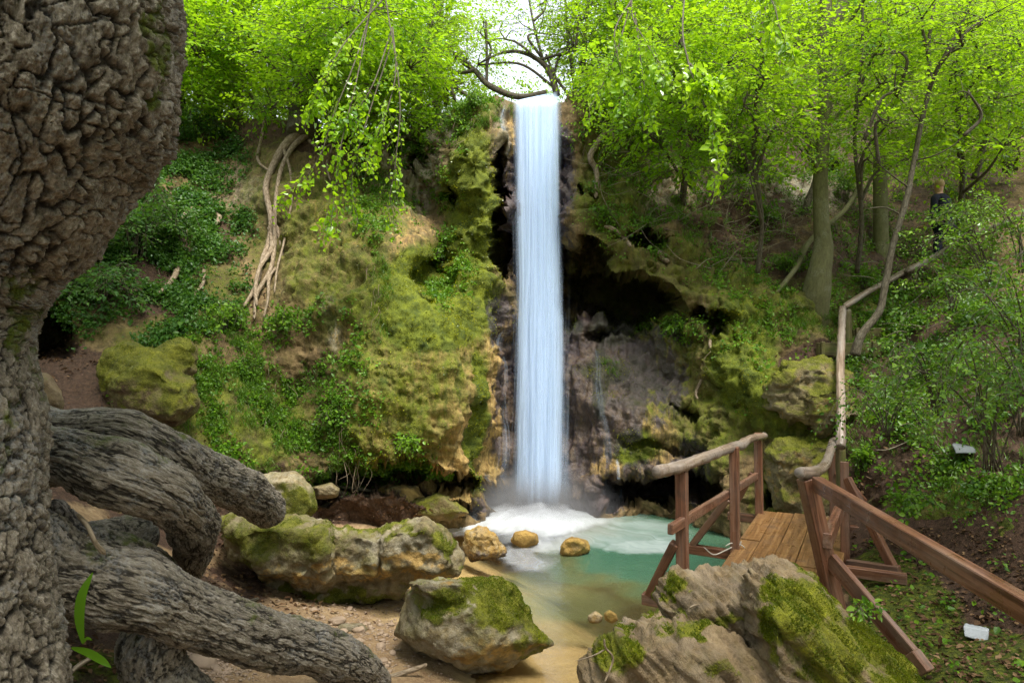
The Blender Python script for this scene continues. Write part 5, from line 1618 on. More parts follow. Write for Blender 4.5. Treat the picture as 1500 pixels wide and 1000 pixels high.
# ------------------------------------------------------------------ trees
# unseen crown of the old tree overhead; outer lobes added to shade both banks
mL_, mB_ = MB(), MB()
for (cx0, cy0, cz0, rx0, ry0, rz0, n0) in [(-3.2, 3.2, 7.6, 1.9, 1.9, 1.0, 330), (-1.2, 1.8, 7.4, 1.7, 1.7, .9, 330), (.8, 1.4, 7.6, 1.6, 1.5, .8, 260), (-2.2, .2, 6.8, 1.9, 1.6, .9, 300), (.3, -.8, 6.8, 1.9, 1.5, .9, 280), (2.6, 1.0, 7.3, 1.5, 1.5, .8, 220), (-4.8, 1.8, 6.6, 1.5, 1.8, 1.0, 240), (2.2, -1.2, 6.6, 1.6, 1.5, .8, 200), (-4.4, 4.6, 8.2, 1.5, 1.5, .8, 260), (-4.3, 7.0, 8.6, 1.7, 1.5, .8, 360), (-6.2, 6.0, 8.0, 1.6, 1.6, .9, 300), (-2.6, 5.4, 8.2, 1.2, 1.2, .6, 160), (4.8, 2.4, 8.0, 1.5, 1.3, .8, 300), (6.4, 3.4, 8.4, 1.6, 1.4, .8, 360), (5.6, .9, 7.8, 1.5, 1.3, .8, 260), (5.0, 4.4, 9.0, 1.3, 1.0, .6, 240)]:
    crown_blob(mL_, mB_, np.array([cx0, cy0, cz0]), (rx0, ry0, rz0), int(n0 * .55), at(64, -900, 3.1), limb_r=.09, K=16, L=.6, leaf=.085, flat=.85)
mL_.build('crown', M['leaf_mid'], old)
mB_.build('branches', M['bark_dark'], old)
FAST = 1.0
rr_ = follow
tree('leafy tree at the cliff corner gripping the rock with long bare roots',
     [[(446, 200, 12.2, 26), (444, 172, 12.4, 21), (446, 130, 12.6, 16), (440, 80, 12.8, 14), (446, 10, 13.0, 12), (452, -120, 13.2, 9), (450, -260, 13.4, 5)], [(440, 165, 12.45, 9), (418, 130, 12.6, 7), (395, 85, 12.9, 6), (372, 20, 13.2, 5)]],
     [(430, 90, 12.2, 60, 45, .8, 110), (370, 60, 12.6, 60, 40, .8, 130), (470, 40, 12.6, 60, 40, .9, 140), (420, -40, 13, 110, 60, 1.2, 200), (400, 150, 12.2, 36, 22, .4, 50), (510, 110, 12.3, 40, 36, .6, 80)], 'leaf_bright', 'bark_dark', leaf=.078, hue=.0,
     roots=[rr_([(446, 190, 17), (420, 222, 11), (402, 252, 8), (398, 285, 7), (402, 320, 7), (394, 352, 6), (388, 388, 5.5), (374, 420, 5), (358, 455, 4)], .06), rr_([(450, 195, 10), (432, 224, 6), (418, 262, 5), (412, 310, 4.5), (405, 360, 5), (398, 400, 5), (382, 440, 4.5), (366, 470, 3)], .08),
            rr_([(398, 330, 6), (400, 360, 6), (386, 402, 5), (378, 432, 4.5), (378, 462, 3)], .10), rr_([(404, 330, 4), (408, 372, 4), (402, 412, 4), (392, 446, 3), (384, 470, 2.5)], .05), rr_([(388, 180, 3), (386, 205, 3.5), (380, 235, 3.5), (392, 250, 3), (404, 252, 3)], .03),
            rr_([(450, 205, 5), (470, 215, 4), (490, 215, 3), (480, 240, 3), (478, 275, 2)], .04), rr_([(418, 226, 4), (428, 262, 3), (424, 300, 2.6), (418, 352, 2.4), (414, 400, 2.4), (404, 440, 2)], .06)])
tree('thin grey trunked tree standing behind the earthy bank corner', [[(346, 185, 13.6, 10), (347, 130, 13.7, 9), (352, 60, 13.9, 8), (350, -40, 14.1, 6), (345, -200, 14.3, 3)], [(376, 175, 13.4, 4), (366, 140, 13.5, 4), (352, 118, 13.6, 3)]],
     [(310, 70, 13, 50, 46, .9, 140), (330, 140, 13.2, 40, 22, .5, 50), (290, 130, 12.6, 40, 40, .6, 110), (350, 10, 13.8, 80, 50, 1.2, 160)], 'leaf_bright', 'bark_smooth', leaf=.075, hue=.05)
tree('dense bright tree crown over the bank beside the old trunk', [[(268, 190, 12.9, 9), (262, 120, 13.0, 8), (280, 40, 13.2, 7), (290, -80, 13.4, 5)]], [(290, 60, 12.2, 50, 60, .8, 170), (250, 150, 12.4, 60, 30, .6, 110), (300, -30, 13, 90, 60, 1.2, 180), (220, 60, 12.5, 60, 80, .9, 120)], 'leaf_bright', leaf=.078, hue=.1)
tree('leaning dark stemmed tree with leafy boughs hanging over the pale rock', [[(520, 200, 12.6, 12), (532, 130, 13.0, 11), (548, 60, 13.4, 10), (570, -10, 13.6, 9), (600, -140, 13.8, 6)], [(536, 120, 13.05, 6), (520, 60, 13.2, 5), (500, -10, 13.4, 4)], [(540, 100, 13.1, 6), (566, 66, 13.0, 5), (570, 10, 13.0, 4)]],
     [(540, 60, 12.8, 60, 50, .9, 150), (600, 40, 13.2, 60, 46, .9, 150), (560, -40, 13.4, 110, 50, 1.2, 180), (580, 130, 12.6, 50, 36, .7, 120), (540, 170, 12.3, 40, 26, .5, 80)], 'leaf_bright', leaf=.072, hue=.0,
     boughs=[([[(560, -30, 12.6), (545, 10, 10.5), (520, 90, 9.2), (488, 170, 8.8), (470, 225, 8.6), (440, 270, 8.5), (404, 296, 8.5)], [(545, 0, 10.6), (524, 110, 9.1), (500, 210, 8.7), (492, 270, 8.6), (484, 334, 8.5)]], dict(n=27, hue=.3)),
             ([[(560, -30, 12.4), (570, 30, 10.0), (580, 100, 9.2), (566, 165, 8.9), (550, 205, 8.8), (538, 240, 8.7)], [(575, 40, 9.9), (548, 120, 9.1), (520, 165, 8.9), (500, 190, 8.8)], [(560, 0, 10.5), (500, 70, 9.2), (472, 130, 8.9), (455, 160, 8.8)]], dict(n=30, hue=.3)),
             ([[(575, 40, 10), (586, 150, 9.4), (580, 230, 9.2), (572, 290, 9.2), (578, 325, 9.2)], [(575, 60, 10), (530, 200, 9.3), (515, 260, 9.2), (520, 300, 9.1)]], dict(n=36, K=6, leaf=.055, hue=.0))])
tree('pair of pale saplings at the rim beside the rail fence', [[(604, 190, 12.6, 3.5), (607, 130, 12.7, 3.2), (606, 60, 12.8, 3), (598, -30, 12.9, 2.2)], [(612, 186, 12.5, 3.2), (618, 130, 12.6, 3), (628, 70, 12.7, 2.6), (640, -10, 12.8, 2)]],
     [(620, 70, 12.6, 46, 40, .7, 130), (640, 20, 12.8, 34, 40, .8, 80), (600, 130, 12.4, 50, 24, .6, 90), (650, 140, 12.9, 40, 18, .6, 60)], 'leaf_bright', 'bark_smooth', leaf=.055, hue=.2)
tree('small arched tree rooted at the lip right of the falling water', [[(816, 140, 12.3, 5), (808, 112, 12.35, 4.6), (794, 92, 12.4, 3.8), (765, 77, 12.45, 2.8), (735, 78, 12.5, 2), (700, 94, 12.6, 1)], [(798, 97, 12.4, 2.2), (785, 50, 12.5, 1.8), (775, 0, 12.6, 1.5), (765, -60, 12.8, 1)], [(790, 88, 12.4, 2.2), (830, 77, 12.2, 2), (850, 73, 12.1, 1.6), (872, 80, 12.0, 1)]],
     [(740, 50, 12.5, 44, 22, .5, 34), (790, 40, 12.5, 50, 26, .6, 46), (840, 60, 12.2, 40, 22, .5, 50), (700, 90, 12.7, 30, 16, .4, 22), (800, -10, 12.7, 70, 30, .8, 60), (850, 20, 12.4, 40, 30, .6, 60)], 'leaf_bright', 'bark_dark', leaf=.05, K=12, hue=.1)
tree('cluster of thin upright stems on the rim right of the waterfall', [[(842, 136, 12.4, 2.6), (838, 100, 12.5, 2.4), (832, 60, 12.6, 2), (828, 0, 12.7, 1.5)], [(850, 134, 12.4, 3), (852, 90, 12.5, 2.6), (858, 40, 12.6, 2.2), (868, -40, 12.8, 1.6)], [(858, 134, 12.4, 2.2), (866, 100, 12.4, 2), (880, 60, 12.5, 1.6)], [(832, 138, 12.3, 2.2), (812, 110, 12.3, 2), (800, 80, 12.4, 1.6)]],
     [(860, 60, 12.3, 40, 40, .5, 70), (838, 20, 12.6, 30, 30, .5, 40), (880, 100, 12.2, 36, 24, .5, 60)], 'leaf_bright', 'bark_dark', leaf=.055, K=12, hue=.2)
tree('fallen dark limb sagging across the stream above the waterfall', [[(656, 68, 13.2, 1.5), (678, 92, 13.0, 2.6), (696, 104, 12.8, 4), (712, 122, 12.6, 4.2), (738, 136, 12.4, 4.6), (765, 142, 12.3, 4.4), (800, 136, 12.35, 4)], [(694, 103, 12.8, 3), (682, 106, 12.8, 2.6), (668, 107, 12.8, 2)], [(713, 120, 12.6, 2.4), (713, 80, 12.65, 2), (712, 30, 12.7, 1.6)]],
     [(712, 50, 12.7, 24, 22, .4, 16), (668, 80, 12.9, 24, 18, .4, 24)], 'leaf_bright', 'bark_dark', name='fallen_limb', leaf=.05, K=10, hue=.1)
tree('dark trunked tree on the wall right of the waterfall with long leafy boughs',
     [[(912, 175, 12.8, 17), (918, 120, 13.0, 15), (922, 60, 13.2, 13), (930, -20, 13.4, 11), (940, -160, 13.6, 7)], [(920, 90, 13.1, 8), (950, 50, 13.2, 7), (980, 20, 13.4, 6), (1000, -40, 13.6, 4)]],
     [(930, 60, 12.4, 60, 44, .8, 170), (900, 20, 12.6, 50, 40, .8, 130), (980, 40, 12.8, 60, 46, .9, 170), (930, 140, 12.2, 60, 40, .6, 150), (980, 120, 12.5, 56, 34, .7, 140), (940, -50, 13, 100, 50, 1.2, 190), (895, 160, 11.9, 30, 26, .4, 60)], 'leaf_bright', leaf=.062, hue=.1,
     boughs=[([[(940, -60, 12.5), (925, 10, 9.5), (945, 60, 8.6), (968, 95, 8.2), (990, 122, 8.0)], [(925, 0, 9.6), (905, 70, 8.8), (880, 130, 8.6), (862, 160, 8.5)], [(930, 20, 9.4), (940, 100, 8.5), (950, 165, 8.3)], [(925, 0, 9.5), (900, 50, 8.8), (915, 120, 8.6), (910, 160, 8.5)]], dict(n=34, hue=.25)),
             ([[(1010, -60, 12.5), (1000, 30, 8.6), (1008, 90, 7.6), (1022, 130, 7.3), (1040, 175, 7.2), (1050, 215, 7.15), (1052, 262, 7.1)], [(1008, 92, 7.6), (1030, 110, 7.3), (1048, 122, 7.2)]], dict(n=40, L=.16, hue=.45)),
             ([[(1060, -100, 11.5), (1100, -40, 8), (1130, 0, 6.8), (1142, 40, 6.4), (1156, 78, 6.3)], [(1100, -40, 8), (1120, 10, 6.9), (1128, 50, 6.6)]], dict(n=26, L=.16, hue=.4))])
tree('tall olive barked tree with a forked top and flared mossy foot on the slope',
     [[(1190, 480, 11.3, 27), (1194, 440, 11.1, 21), (1200, 402, 11.0, 17), (1206, 362, 11.0, 13.5), (1203, 320, 11.0, 11), (1202, 250, 11.1, 10), (1208, 170, 11.2, 9.5), (1209, 80, 11.3, 9), (1210, 20, 11.4, 8.5), (1206, -90, 11.6, 7)], [(1209, 70, 11.3, 10), (1224, 30, 11.2, 9), (1246, -20, 11.2, 8), (1290, -120, 11.3, 6)]],
     [(1140, 110, 11.4, 50, 16, .7, 80), (1265, 80, 11.4, 50, 16, .7, 80), (1170, 60, 12.4, 90, 20, .7, 130), (1280, 30, 12.0, 80, 22, .7, 120), (1135, 160, 11.2, 50, 12, .5, 50), (1265, 150, 11.6, 50, 12, .6, 50), (1210, -40, 11.4, 140, 50, 1.2, 200), (1480, -180, 8, 150, 50, 1.3, 90), (1170, 200, 10.8, 40, 10, .4, 30)],  # the out-of-view blob far to the right is added to shade the slope
     'leaf_bright', 'bark_smooth', leaf=.06, flat=.9, K=20, L=.6, hue=.0, rough=.10, freq=4)
tree('slender crooked tree with pale twigs rising beside the timber steps',
     [[(1252, 520, 9.7, 7.5), (1262, 490, 9.7, 6), (1288, 456, 9.75, 5.2), (1296, 420, 9.8, 5), (1308, 360, 9.85, 4.6), (1328, 290, 9.9, 4.2), (1340, 230, 10, 3.8), (1352, 170, 10, 3.4), (1366, 118, 10, 3.2), (1390, 70, 10, 2.6), (1415, 20, 10.1, 2.2), (1440, -60, 10.1, 1.6)], [(1364, 118, 10, 3.4), (1360, 70, 10.05, 2.8), (1368, 10, 10.1, 2.2), (1376, -50, 10.1, 1.4)],
      [(1341, 235, 9.98, 1.5), (1368, 228, 9.8, 1.1), (1398, 212, 9.7, .8), (1424, 186, 9.6, .5)], [(1332, 275, 9.93, 1.5), (1308, 258, 9.8, 1.1), (1284, 236, 9.7, .8), (1266, 205, 9.6, .5)], [(1350, 180, 10, 1.4), (1330, 156, 9.9, 1), (1308, 136, 9.8, .7), (1288, 108, 9.7, .5)], [(1320, 315, 9.9, 1.4), (1296, 304, 9.85, 1), (1268, 306, 9.8, .6)]],
     [(1320, 70, 9.6, 50, 20, .5, 36), (1410, 60, 9.6, 60, 24, .5, 46), (1310, 130, 9.5, 36, 14, .4, 26), (1440, 20, 9.8, 70, 24, .6, 50), (1290, 170, 9.5, 30, 12, .3, 18), (1420, 130, 9.5, 50, 20, .5, 36), (1350, 20, 9.9, 60, 24, .6, 46)],
     'leaf_bright', 'bark_dark', leaf=.05, K=9, L=.3, flat=.75, hue=.25, sides=9, rough=.2, freq=8)
tree('thin dark leaning tree at the edge above the shrub thicket', [[(1428, 262, 12.6, 5), (1440, 215, 12.5, 4.6), (1455, 150, 12.4, 4.2), (1480, 105, 12.3, 3.6), (1520, 50, 12.3, 3)], [(1456, 150, 12.4, 2.6), (1470, 90, 12.3, 2.2), (1462, 40, 12.3, 1.6)]],
     [(1450, 90, 12, 60, 22, .8, 110), (1490, 150, 11.8, 50, 20, .7, 90), (1400, 140, 12.4, 50, 18, .7, 80), (1500, 60, 12, 60, 26, .8, 110)], 'leaf_bright', 'bark_dark', leaf=.06, K=18, flat=.88, hue=.05)
tree('dim grey trunk standing behind the crooked slender tree', [[(1293, 425, 12.9, 14), (1292, 385, 13.0, 11.5), (1290, 320, 13.2, 10), (1290, 230, 13.4, 9), (1300, 120, 13.6, 8), (1310, 0, 13.8, 6)]], [(1320, 130, 13, 70, 20, .8, 120), (1280, 200, 12.8, 50, 16, .6, 70), (1350, 200, 12.8, 60, 16, .6, 80), (1320, 60, 13.2, 90, 26, 1, 150)], 'leaf_mid', 'bark_smooth', leaf=.055, K=20, L=.6, flat=.92)
tree('dim forked trunk above the pale rock outcrop', [[(1170, 345, 13.0, 6), (1182, 300, 13.1, 5), (1196, 240, 13.3, 5), (1160, 120, 13.6, 4)], [(1112, 240, 14.0, 5), (1104, 150, 14.2, 5), (1090, 60, 14.4, 4), (1080, -60, 14.6, 3)]],
     [(1090, 130, 13.4, 70, 26, .8, 150), (1060, 60, 13.8, 80, 34, 1, 190), (1110, 30, 14, 90, 34, 1, 190), (1050, 170, 13, 50, 18, .5, 70), (1130, 190, 13, 50, 12, .5, 50)], 'leaf_mid', 'bark_dark', leaf=.058, K=20, L=.6, flat=.88, hue=.05)
tree('leafy tree high on the slope between the boughs and the forked tree', [[(1015, 165, 14.2, 9), (1022, 90, 14.4, 8), (1030, 0, 14.6, 7), (1030, -120, 14.8, 5)]], [(1010, 60, 13.6, 60, 40, .8, 150), (1040, 10, 14, 70, 40, 1, 170), (1020, 120, 13.4, 50, 26, .6, 100)], 'leaf_bright', leaf=.06, K=18, flat=.8, hue=.05)
tree('broad dark leaved tree closing the upper corner of the slope', [[(1480, 250, 14.5, 10), (1475, 160, 14.7, 9), (1480, 40, 15, 8), (1490, -100, 15, 6)]], [(1430, 190, 14, 70, 20, .9, 130), (1490, 210, 13.8, 70, 22, .9, 130), (1380, 240, 14, 60, 18, .8, 90), (1480, 100, 14.5, 100, 40, 1, 170), (1400, 60, 14.8, 80, 40, 1, 170), (1550, 150, 14, 80, 60, 1, 120)], 'leaf_bright', leaf=.065, K=20, L=.65, flat=.88, hue=-.05)
tree('low branched tree spilling layered bright sprays over the slope beside the fall', [[(1000, 300, 11.9, 5), (1004, 220, 11.6, 4.5), (996, 120, 11.4, 4), (1000, 0, 11.2, 3.4), (1010, -100, 11.2, 2)]],
     [(960, 110, 10.6, 56, 30, .6, 80), (1000, 60, 10.4, 60, 30, .6, 90), (1030, 150, 10.6, 50, 24, .5, 70), (950, 190, 10.9, 46, 20, .5, 60), (1000, 240, 11.1, 40, 14, .4, 40), (1060, 90, 10.2, 50, 26, .5, 80), (900, 100, 10.8, 40, 30, .5, 70)], 'leaf_bright', leaf=.068, K=18, L=.5, flat=.8, hue=.0)
tree('young layered tree in front of the pale outcrop on the slope', [[(1110, 400, 10.9, 3.4), (1116, 320, 10.7, 3), (1104, 220, 10.5, 2.8), (1112, 100, 10.4, 2.4), (1120, -20, 10.4, 1.6)]],
     [(1090, 150, 10, 60, 14, .6, 70), (1120, 110, 9.8, 60, 16, .6, 70), (1110, 50, 9.9, 66, 22, .7, 80), (1130, 190, 10.1, 60, 10, .5, 50), (1070, 210, 10.3, 44, 10, .5, 34), (1100, 260, 10.4, 40, 8, .4, 20)], 'leaf_bright', leaf=.062, K=20, L=.6, flat=.92, hue=.02)
tree('young layered tree between the olive trunk and the crooked twigs', [[(1255, 400, 11.3, 3.4), (1262, 320, 11.0, 3), (1252, 200, 10.8, 2.6), (1262, 80, 10.6, 2.2), (1264, -20, 10.5, 1.6)]],
     [(1290, 120, 10.2, 56, 14, .6, 70), (1290, 60, 10.1, 60, 20, .7, 80), (1300, 180, 10.4, 56, 10, .5, 50), (1310, 20, 10.3, 66, 22, .7, 80), (1270, 230, 10.6, 40, 8, .4, 24), (1330, 230, 10.8, 60, 10, .5, 40)], 'leaf_bright', leaf=.062, K=20, L=.6, flat=.92, hue=.02)
tree('young layered tree above the glossy thicket at the border', [[(1405, 330, 12.0, 4), (1410, 250, 11.8, 3.6), (1402, 130, 11.6, 3), (1410, -10, 11.4, 2.2)]],
     [(1400, 100, 11, 80, 16, .7, 100), (1460, 140, 10.8, 70, 14, .6, 90), (1420, 40, 11, 90, 24, .8, 120), (1500, 60, 10.6, 70, 24, .7, 100), (1380, 180, 11.2, 60, 10, .5, 60), (1470, 210, 11, 70, 12, .6, 80)], 'leaf_bright', leaf=.062, K=20, L=.6, flat=.92, hue=.02)
tree('leafy sapling leaning out over the rim beside the long bare roots', [[(480, 205, 12.3, 4), (486, 150, 12.0, 3.4), (478, 80, 11.6, 3), (484, -10, 11.3, 2)]],
     [(470, 120, 11.2, 50, 26, .6, 80), (510, 70, 11, 60, 34, .7, 110), (450, 50, 11.2, 60, 34, .7, 110), (550, 120, 11.2, 46, 26, .6, 80), (600, 90, 11.4, 50, 30, .6, 90), (530, 10, 11, 90, 30, .8, 130), (580, 170, 11.6, 40, 16, .4, 50)], 'leaf_bright', leaf=.075, K=16, L=.45, flat=.7, hue=.02)
# trees that close the view behind the rim
fill = [('tall tree behind the bank seen between two leafy crowns', 395, 150, 17.5, 9, -.05), ('straight dark tree behind the leaning one on the rim', 500, 160, 17, 11, -.1), ('shaded tree deep behind the pale rock edge', 570, 150, 19, 10, -.1), ('dark tree behind the grey trunk over the bank', 310, 130, 18.5, 10, -.1), ('bright feathery tree beyond the rail fence', 640, 110, 20, 7, .2),
        ('tree behind the corner of the old trunk and the bank', 215, 130, 17, 10, 0), ('pale green tree beyond the thin upright stems', 900, 90, 18, 8, .1), ('tree behind the long leafy boughs', 965, 70, 19, 10, 0), ('tree crown behind the olive barked trunk', 1150, 40, 19.5, 10, -.1), ('tree crown behind the crooked twigs', 1260, 20, 20.5, 10, -.1), ('far corner tree behind the leaning thin tree', 1400, 20, 20.5, 10, -.15), ('tree crown at the outer edge of the slope', 1520, 20, 19, 10, -.1)]
for lab, x, y, d, r, hue in fill:
    j = RNG.uniform(-14, 14)
    tree(lab, [[(x, y + 60, d, r), (x + j * .3, y - 20, d, r * .9), (x + j, y - 110, d + .2, r * .7), (x + j * 1.5, y - 260, d + .3, r * .4)]],
         [(x - 40, y - 20, d - .6, 48, 34, 1.2, 120), (x + 44, y - 34, d - .4, 50, 36, 1.2, 120), (x, y - 85, d, 75, 40, 1.5, 150), (x, y + 14, d - .5, 60, 22, 1, 80)], 'leaf_bright' if hue > .1 else 'leaf_mid', leaf=.08, K=16, L=.75, hue=hue, sides=9)

# the wood beyond: countless leaves of far trees
mb = MB()
for (x0, x1, y0, y1, d0, d1, n) in [(-100, 640, -80, 185, 22, 32, 1500), (870, 1650, -120, 130, 23, 32, 1500), (690, 870, 118, 150, 26, 34, 60), (1000, 1600, 60, 190, 19, 22, 500)]:
    d = RNG.uniform(d0, d1, n)
    x = RNG.uniform(x0, x1, n)
    y = RNG.uniform(y0, y1, n)
    pos = np.stack([(x - 750) / FPX * d, d, CAMZ - (y - 500) / FPX * d], 1)
    spray_leaves(mb, None, pos, unit(rand_unit(n) * np.array([1, 1, .3])), L=1.1, K=18, leaf=.14, flat=.7, hue=0)
# the same wood all round the gorge, behind and beside the viewer: it lets daylight in only from above
for (x0, x1, y0, y1, z0, z1, n) in [(-14, 14, -13, -8, .5, 11, 1500), (-15, -10, -10, 6, 1.5, 11, 900), (10.5, 15, -10, 7, 1.5, 11, 900)]:
    pos = np.stack([RNG.uniform(x0, x1, n), RNG.uniform(y0, y1, n), RNG.uniform(z0, z1, n)], 1)
    spray_leaves(mb, None, pos, unit(rand_unit(n) * np.array([1, 1, .3])), L=1.2, K=16, leaf=.2, flat=.5, hue=-.1)
tag(mb.build('far_woods', M['leaf_mid']), 'leafy far woods behind the gorge', 'woods', kind='stuff')


# ------------------------------------------------------------------ shrubs
def shrub(label, base, stems, leaf_mat, name='shrub', group=None, n_stem=9, length=1.4, spread=.7, bias=(0, 0, 0), arch=.5, leaf=.045, wr=.3, K=7, L=.2, per=9, r=.008, bark='bark_dark', hue=0.0, flat=.6, start=.25, category='shrub', lean=.1):
    root = thing(name, label, category, base, group)
    mL, mB = MB(), MB()
    base = np.array(base, float)
    for k in range(n_stem):
        az = RNG.uniform(0, 2 * math.pi)
        out = np.array([math.cos(az), math.sin(az), 0]) * spread * RNG.uniform(.3, 1) + np.array(bias) * RNG.uniform(.4, 1.1)
        ln = length * RNG.uniform(.6, 1.1)
        p0 = base + RNG.normal(0, .05 * min(1, length * .6), 3) * np.array([1, 1, 0])
        p1 = p0 + out * ln * .3 + np.array([0, 0, ln * .5])
        p2 = p0 + out * ln * .75 + np.array([0, 0, ln * (.85 - arch * .2)])
        p3 = p0 + out * ln * 1.25 + np.array([0, 0, ln * (1.0 - arch)])
        path = [[*p0, r], [*p1, r * .8], [*p2, r * .55], [*p3, r * .2]]
        add_tube(mB, path, sides=5, n=16, rough=.15, freq=8, round_ends=False)
        C = catmull(np.array(path), 80)[:, :3]
        T = np.gradient(C, axis=0)
        i = RNG.integers(int(80 * start), 80, per)
        o = unit(unit(T[i]) * .6 + rand_unit(per) * np.array([1, 1, .5]))
        spray_leaves(mL, mB, C[i], o, L=L, K=K, leaf=leaf, wr=wr, flat=flat, droop=.25, hue=hue, twig=.002, lean=lean)
    mL.build('leaves', M[leaf_mat], root)
    mB.build('stems', M[bark], root)
    return root


sp = lambda x, y: surf(x, y)[0]
# thicket on the right
for lab, x, y, d, kw in [
    ('glossy leaved thicket shrub rising over the sloping rail', 1455, 690, 6.3, dict(n_stem=12, length=1.5, bias=(-.15, -.2, 0))), ('glossy leaved shrub at the picture edge under the big log', 1510, 560, 6.6, dict(n_stem=14, length=1.5, bias=(-.35, -.1, 0))),
    ('spreading shrub with whitish leaves in front of the timber steps', 1370, 610, 7.3, dict(n_stem=12, length=1.2, bias=(-.3, -.3, 0), arch=.8)), ('low shrub arching over the far rail post', 1300, 640, 8.0, dict(n_stem=9, length=.9, bias=(-.2, -.3, 0), arch=.8)),
    ('bright shrub spray reaching across the person on the steps', 1420, 350, 10.6, dict(n_stem=12, length=.75, bias=(-.35, -.1, 0), hue=.25)), ('upper shrub with bright leaf tips hiding the dark clothed person', 1450, 420, 9.4, dict(n_stem=13, length=1.3, bias=(-.3, -.1, 0), hue=.15)), ('shrub below the person beside the slanting log', 1395, 455, 9.3, dict(n_stem=9, length=.8, bias=(-.1, -.2, 0))),
    ('dense shrub at the right border above the slate slab', 1500, 640, 6.0, dict(n_stem=12, length=1.2, bias=(-.2, .0, 0))), ('shrub with bright tips at the right border below the leaning tree', 1500, 400, 9.0, dict(n_stem=12, length=1.3, hue=.1))]:
    shrub(lab, at(x, y, d), 0, 'leaf_shrub', group='glossy shrubs on the slope', leaf=.042, wr=.32, K=8, L=.22, per=12, bark='bark_dark', flat=.7, lean=.35, **kw)
# shade shrubs on the bank
for lab, x, y, kw in [('feathery dark green shrub on the shaded bank beside the trunk', 130, 400, dict(n_stem=16, length=1.3, bias=(.1, -.35, 0))), ('dark green shrub in the middle of the shaded bank', 200, 380, dict(n_stem=16, length=1.2, bias=(.1, -.3, 0))), ('nettle like green shrub hanging over the dark hollow', 150, 450, dict(n_stem=12, length=.8, bias=(.1, -.4, 0), arch=.8)),
                      ('green shrub below the bank rim with paler leaf tips', 210, 300, dict(n_stem=14, length=1.0, bias=(.2, -.3, 0), arch=.7)), ('small shrub under the roots of the bank', 265, 360, dict(n_stem=10, length=.7, bias=(.0, -.3, 0), arch=.8)), ('leafy shrub on the bank top against the bright crowns', 300, 215, dict(n_stem=10, length=.7, bias=(0, -.3, 0), arch=.6))]:
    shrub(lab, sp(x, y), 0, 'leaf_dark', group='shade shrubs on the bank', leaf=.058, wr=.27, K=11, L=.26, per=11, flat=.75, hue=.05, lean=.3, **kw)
for lab, x, y, kw in [('light green leafy plant at the foot of the long bare roots', 330, 490, dict(n_stem=14, length=.55, hue=.1)), ('fresh green clump low on the buttress above the debris', 490, 625, dict(n_stem=9, length=.35)), ('green clump in the recess between the moss pillar and buttress', 655, 395, dict(n_stem=14, length=.55)), ('light green fern clump under the mossy overhang tip', 600, 680, dict(n_stem=10, length=.3, hue=.15)),
                      ('bright little plant beside the grey stone on the earth', 188, 598, dict(n_stem=6, length=.16, hue=.2)), ('small leafy clump on the slab face below the bare roots', 415, 490, dict(n_stem=8, length=.35, hue=.1)), ('leafy clump on the ledge behind the thin trickles', 985, 490, dict(n_stem=9, length=.35)), ('green bush clinging beside the small cave mouths', 880, 330, dict(n_stem=9, length=.4)),
                      ('leafy bush on the slope under the blurred bough', 1020, 270, dict(n_stem=16, length=.8, hue=.05)), ('leafy bush above the caves right of the fall', 930, 230, dict(n_stem=16, length=.8, hue=.1)), ('bush at the foot of the forked dim trunk', 1120, 330, dict(n_stem=12, length=.6)), ('leafy bush on the litter slope left of the olive trunk', 1150, 400, dict(n_stem=12, length=.5)),
                      ('leafy bush right of the flared tree foot', 1262, 425, dict(n_stem=12, length=.5)), ('green fern on the slope behind the far rail post', 1268, 690, dict(n_stem=9, length=.35, hue=.1)), ('broad leaved seedling on the litter under the sloping rail', 1325, 755, dict(n_stem=9, length=.4)), ('bush on the rim between the rail fence and moss pillar', 690, 165, dict(n_stem=12, length=.35, hue=.1)), ('bush on the rim above the pale rock', 590, 200, dict(n_stem=16, length=.5, hue=.15)),
                      ('bush on the wall top beside the water lip', 870, 160, dict(n_stem=14, length=.45, hue=.2)), ('leafy bush above the pale outcrop on the slope', 1090, 250, dict(n_stem=16, length=.9)), ('leafy bush behind the olive trunk on the slope', 1240, 300, dict(n_stem=16, length=.9))]:
    p = sp(x, y)
    if lab.startswith('broad leaved'):
        p = at(x, y, 7.2)
    shrub(lab, p, 0, 'leaf_cover', group='small leafy clumps on rock and slope', name='leafy_plant', category='plant', leaf=.05, wr=.36, K=6, L=.14, per=7, r=.004, arch=.6, bias=(0, -.35, 0), lean=.4, **kw)
shrub('tiny pale seedling growing on the layered boulder beside the strut', at(1272, 910, 4.35), 0, 'leaf_shrub', name='seedling', category='plant', n_stem=6, length=.16, leaf=.035, K=4, L=.06, per=4, r=.002, hue=.2, lean=.4)


def blade_plant(label, blades, mat, name='broad_leaf_plant'):
    """A few long leaves, each a bent blade with a mid fold. blades: list of (points px,py,d), half width px."""
    b0 = at(*blades[0][0][0])
    root = thing(name, label, 'plant', b0)
    for pts, wpx in blades:
        C = catmull([at(*q) for q in pts], 18)
        T = unit(np.gradient(C, axis=0))
        side = unit(np.cross(T, np.array([0, -1.0, .25])))
        t = np.linspace(0, 1, 18)
        w = np.sin(np.clip(t * .93 + .05, 0, 1) * math.pi) ** .8 * wpx / FPX * C[:, 1]
        fwd = unit(np.cross(side, T))
        V = np.stack([C - side * w[:, None] + fwd * (w * .35)[:, None], C, C + side * w[:, None] + fwd * (w * .35)[:, None]], 1).reshape(-1, 3)
        mb = MB()
        mb.add(V, grid_faces(3, 18), rnd=.45)
        mb.build('leaf', M[mat], root)
    return root


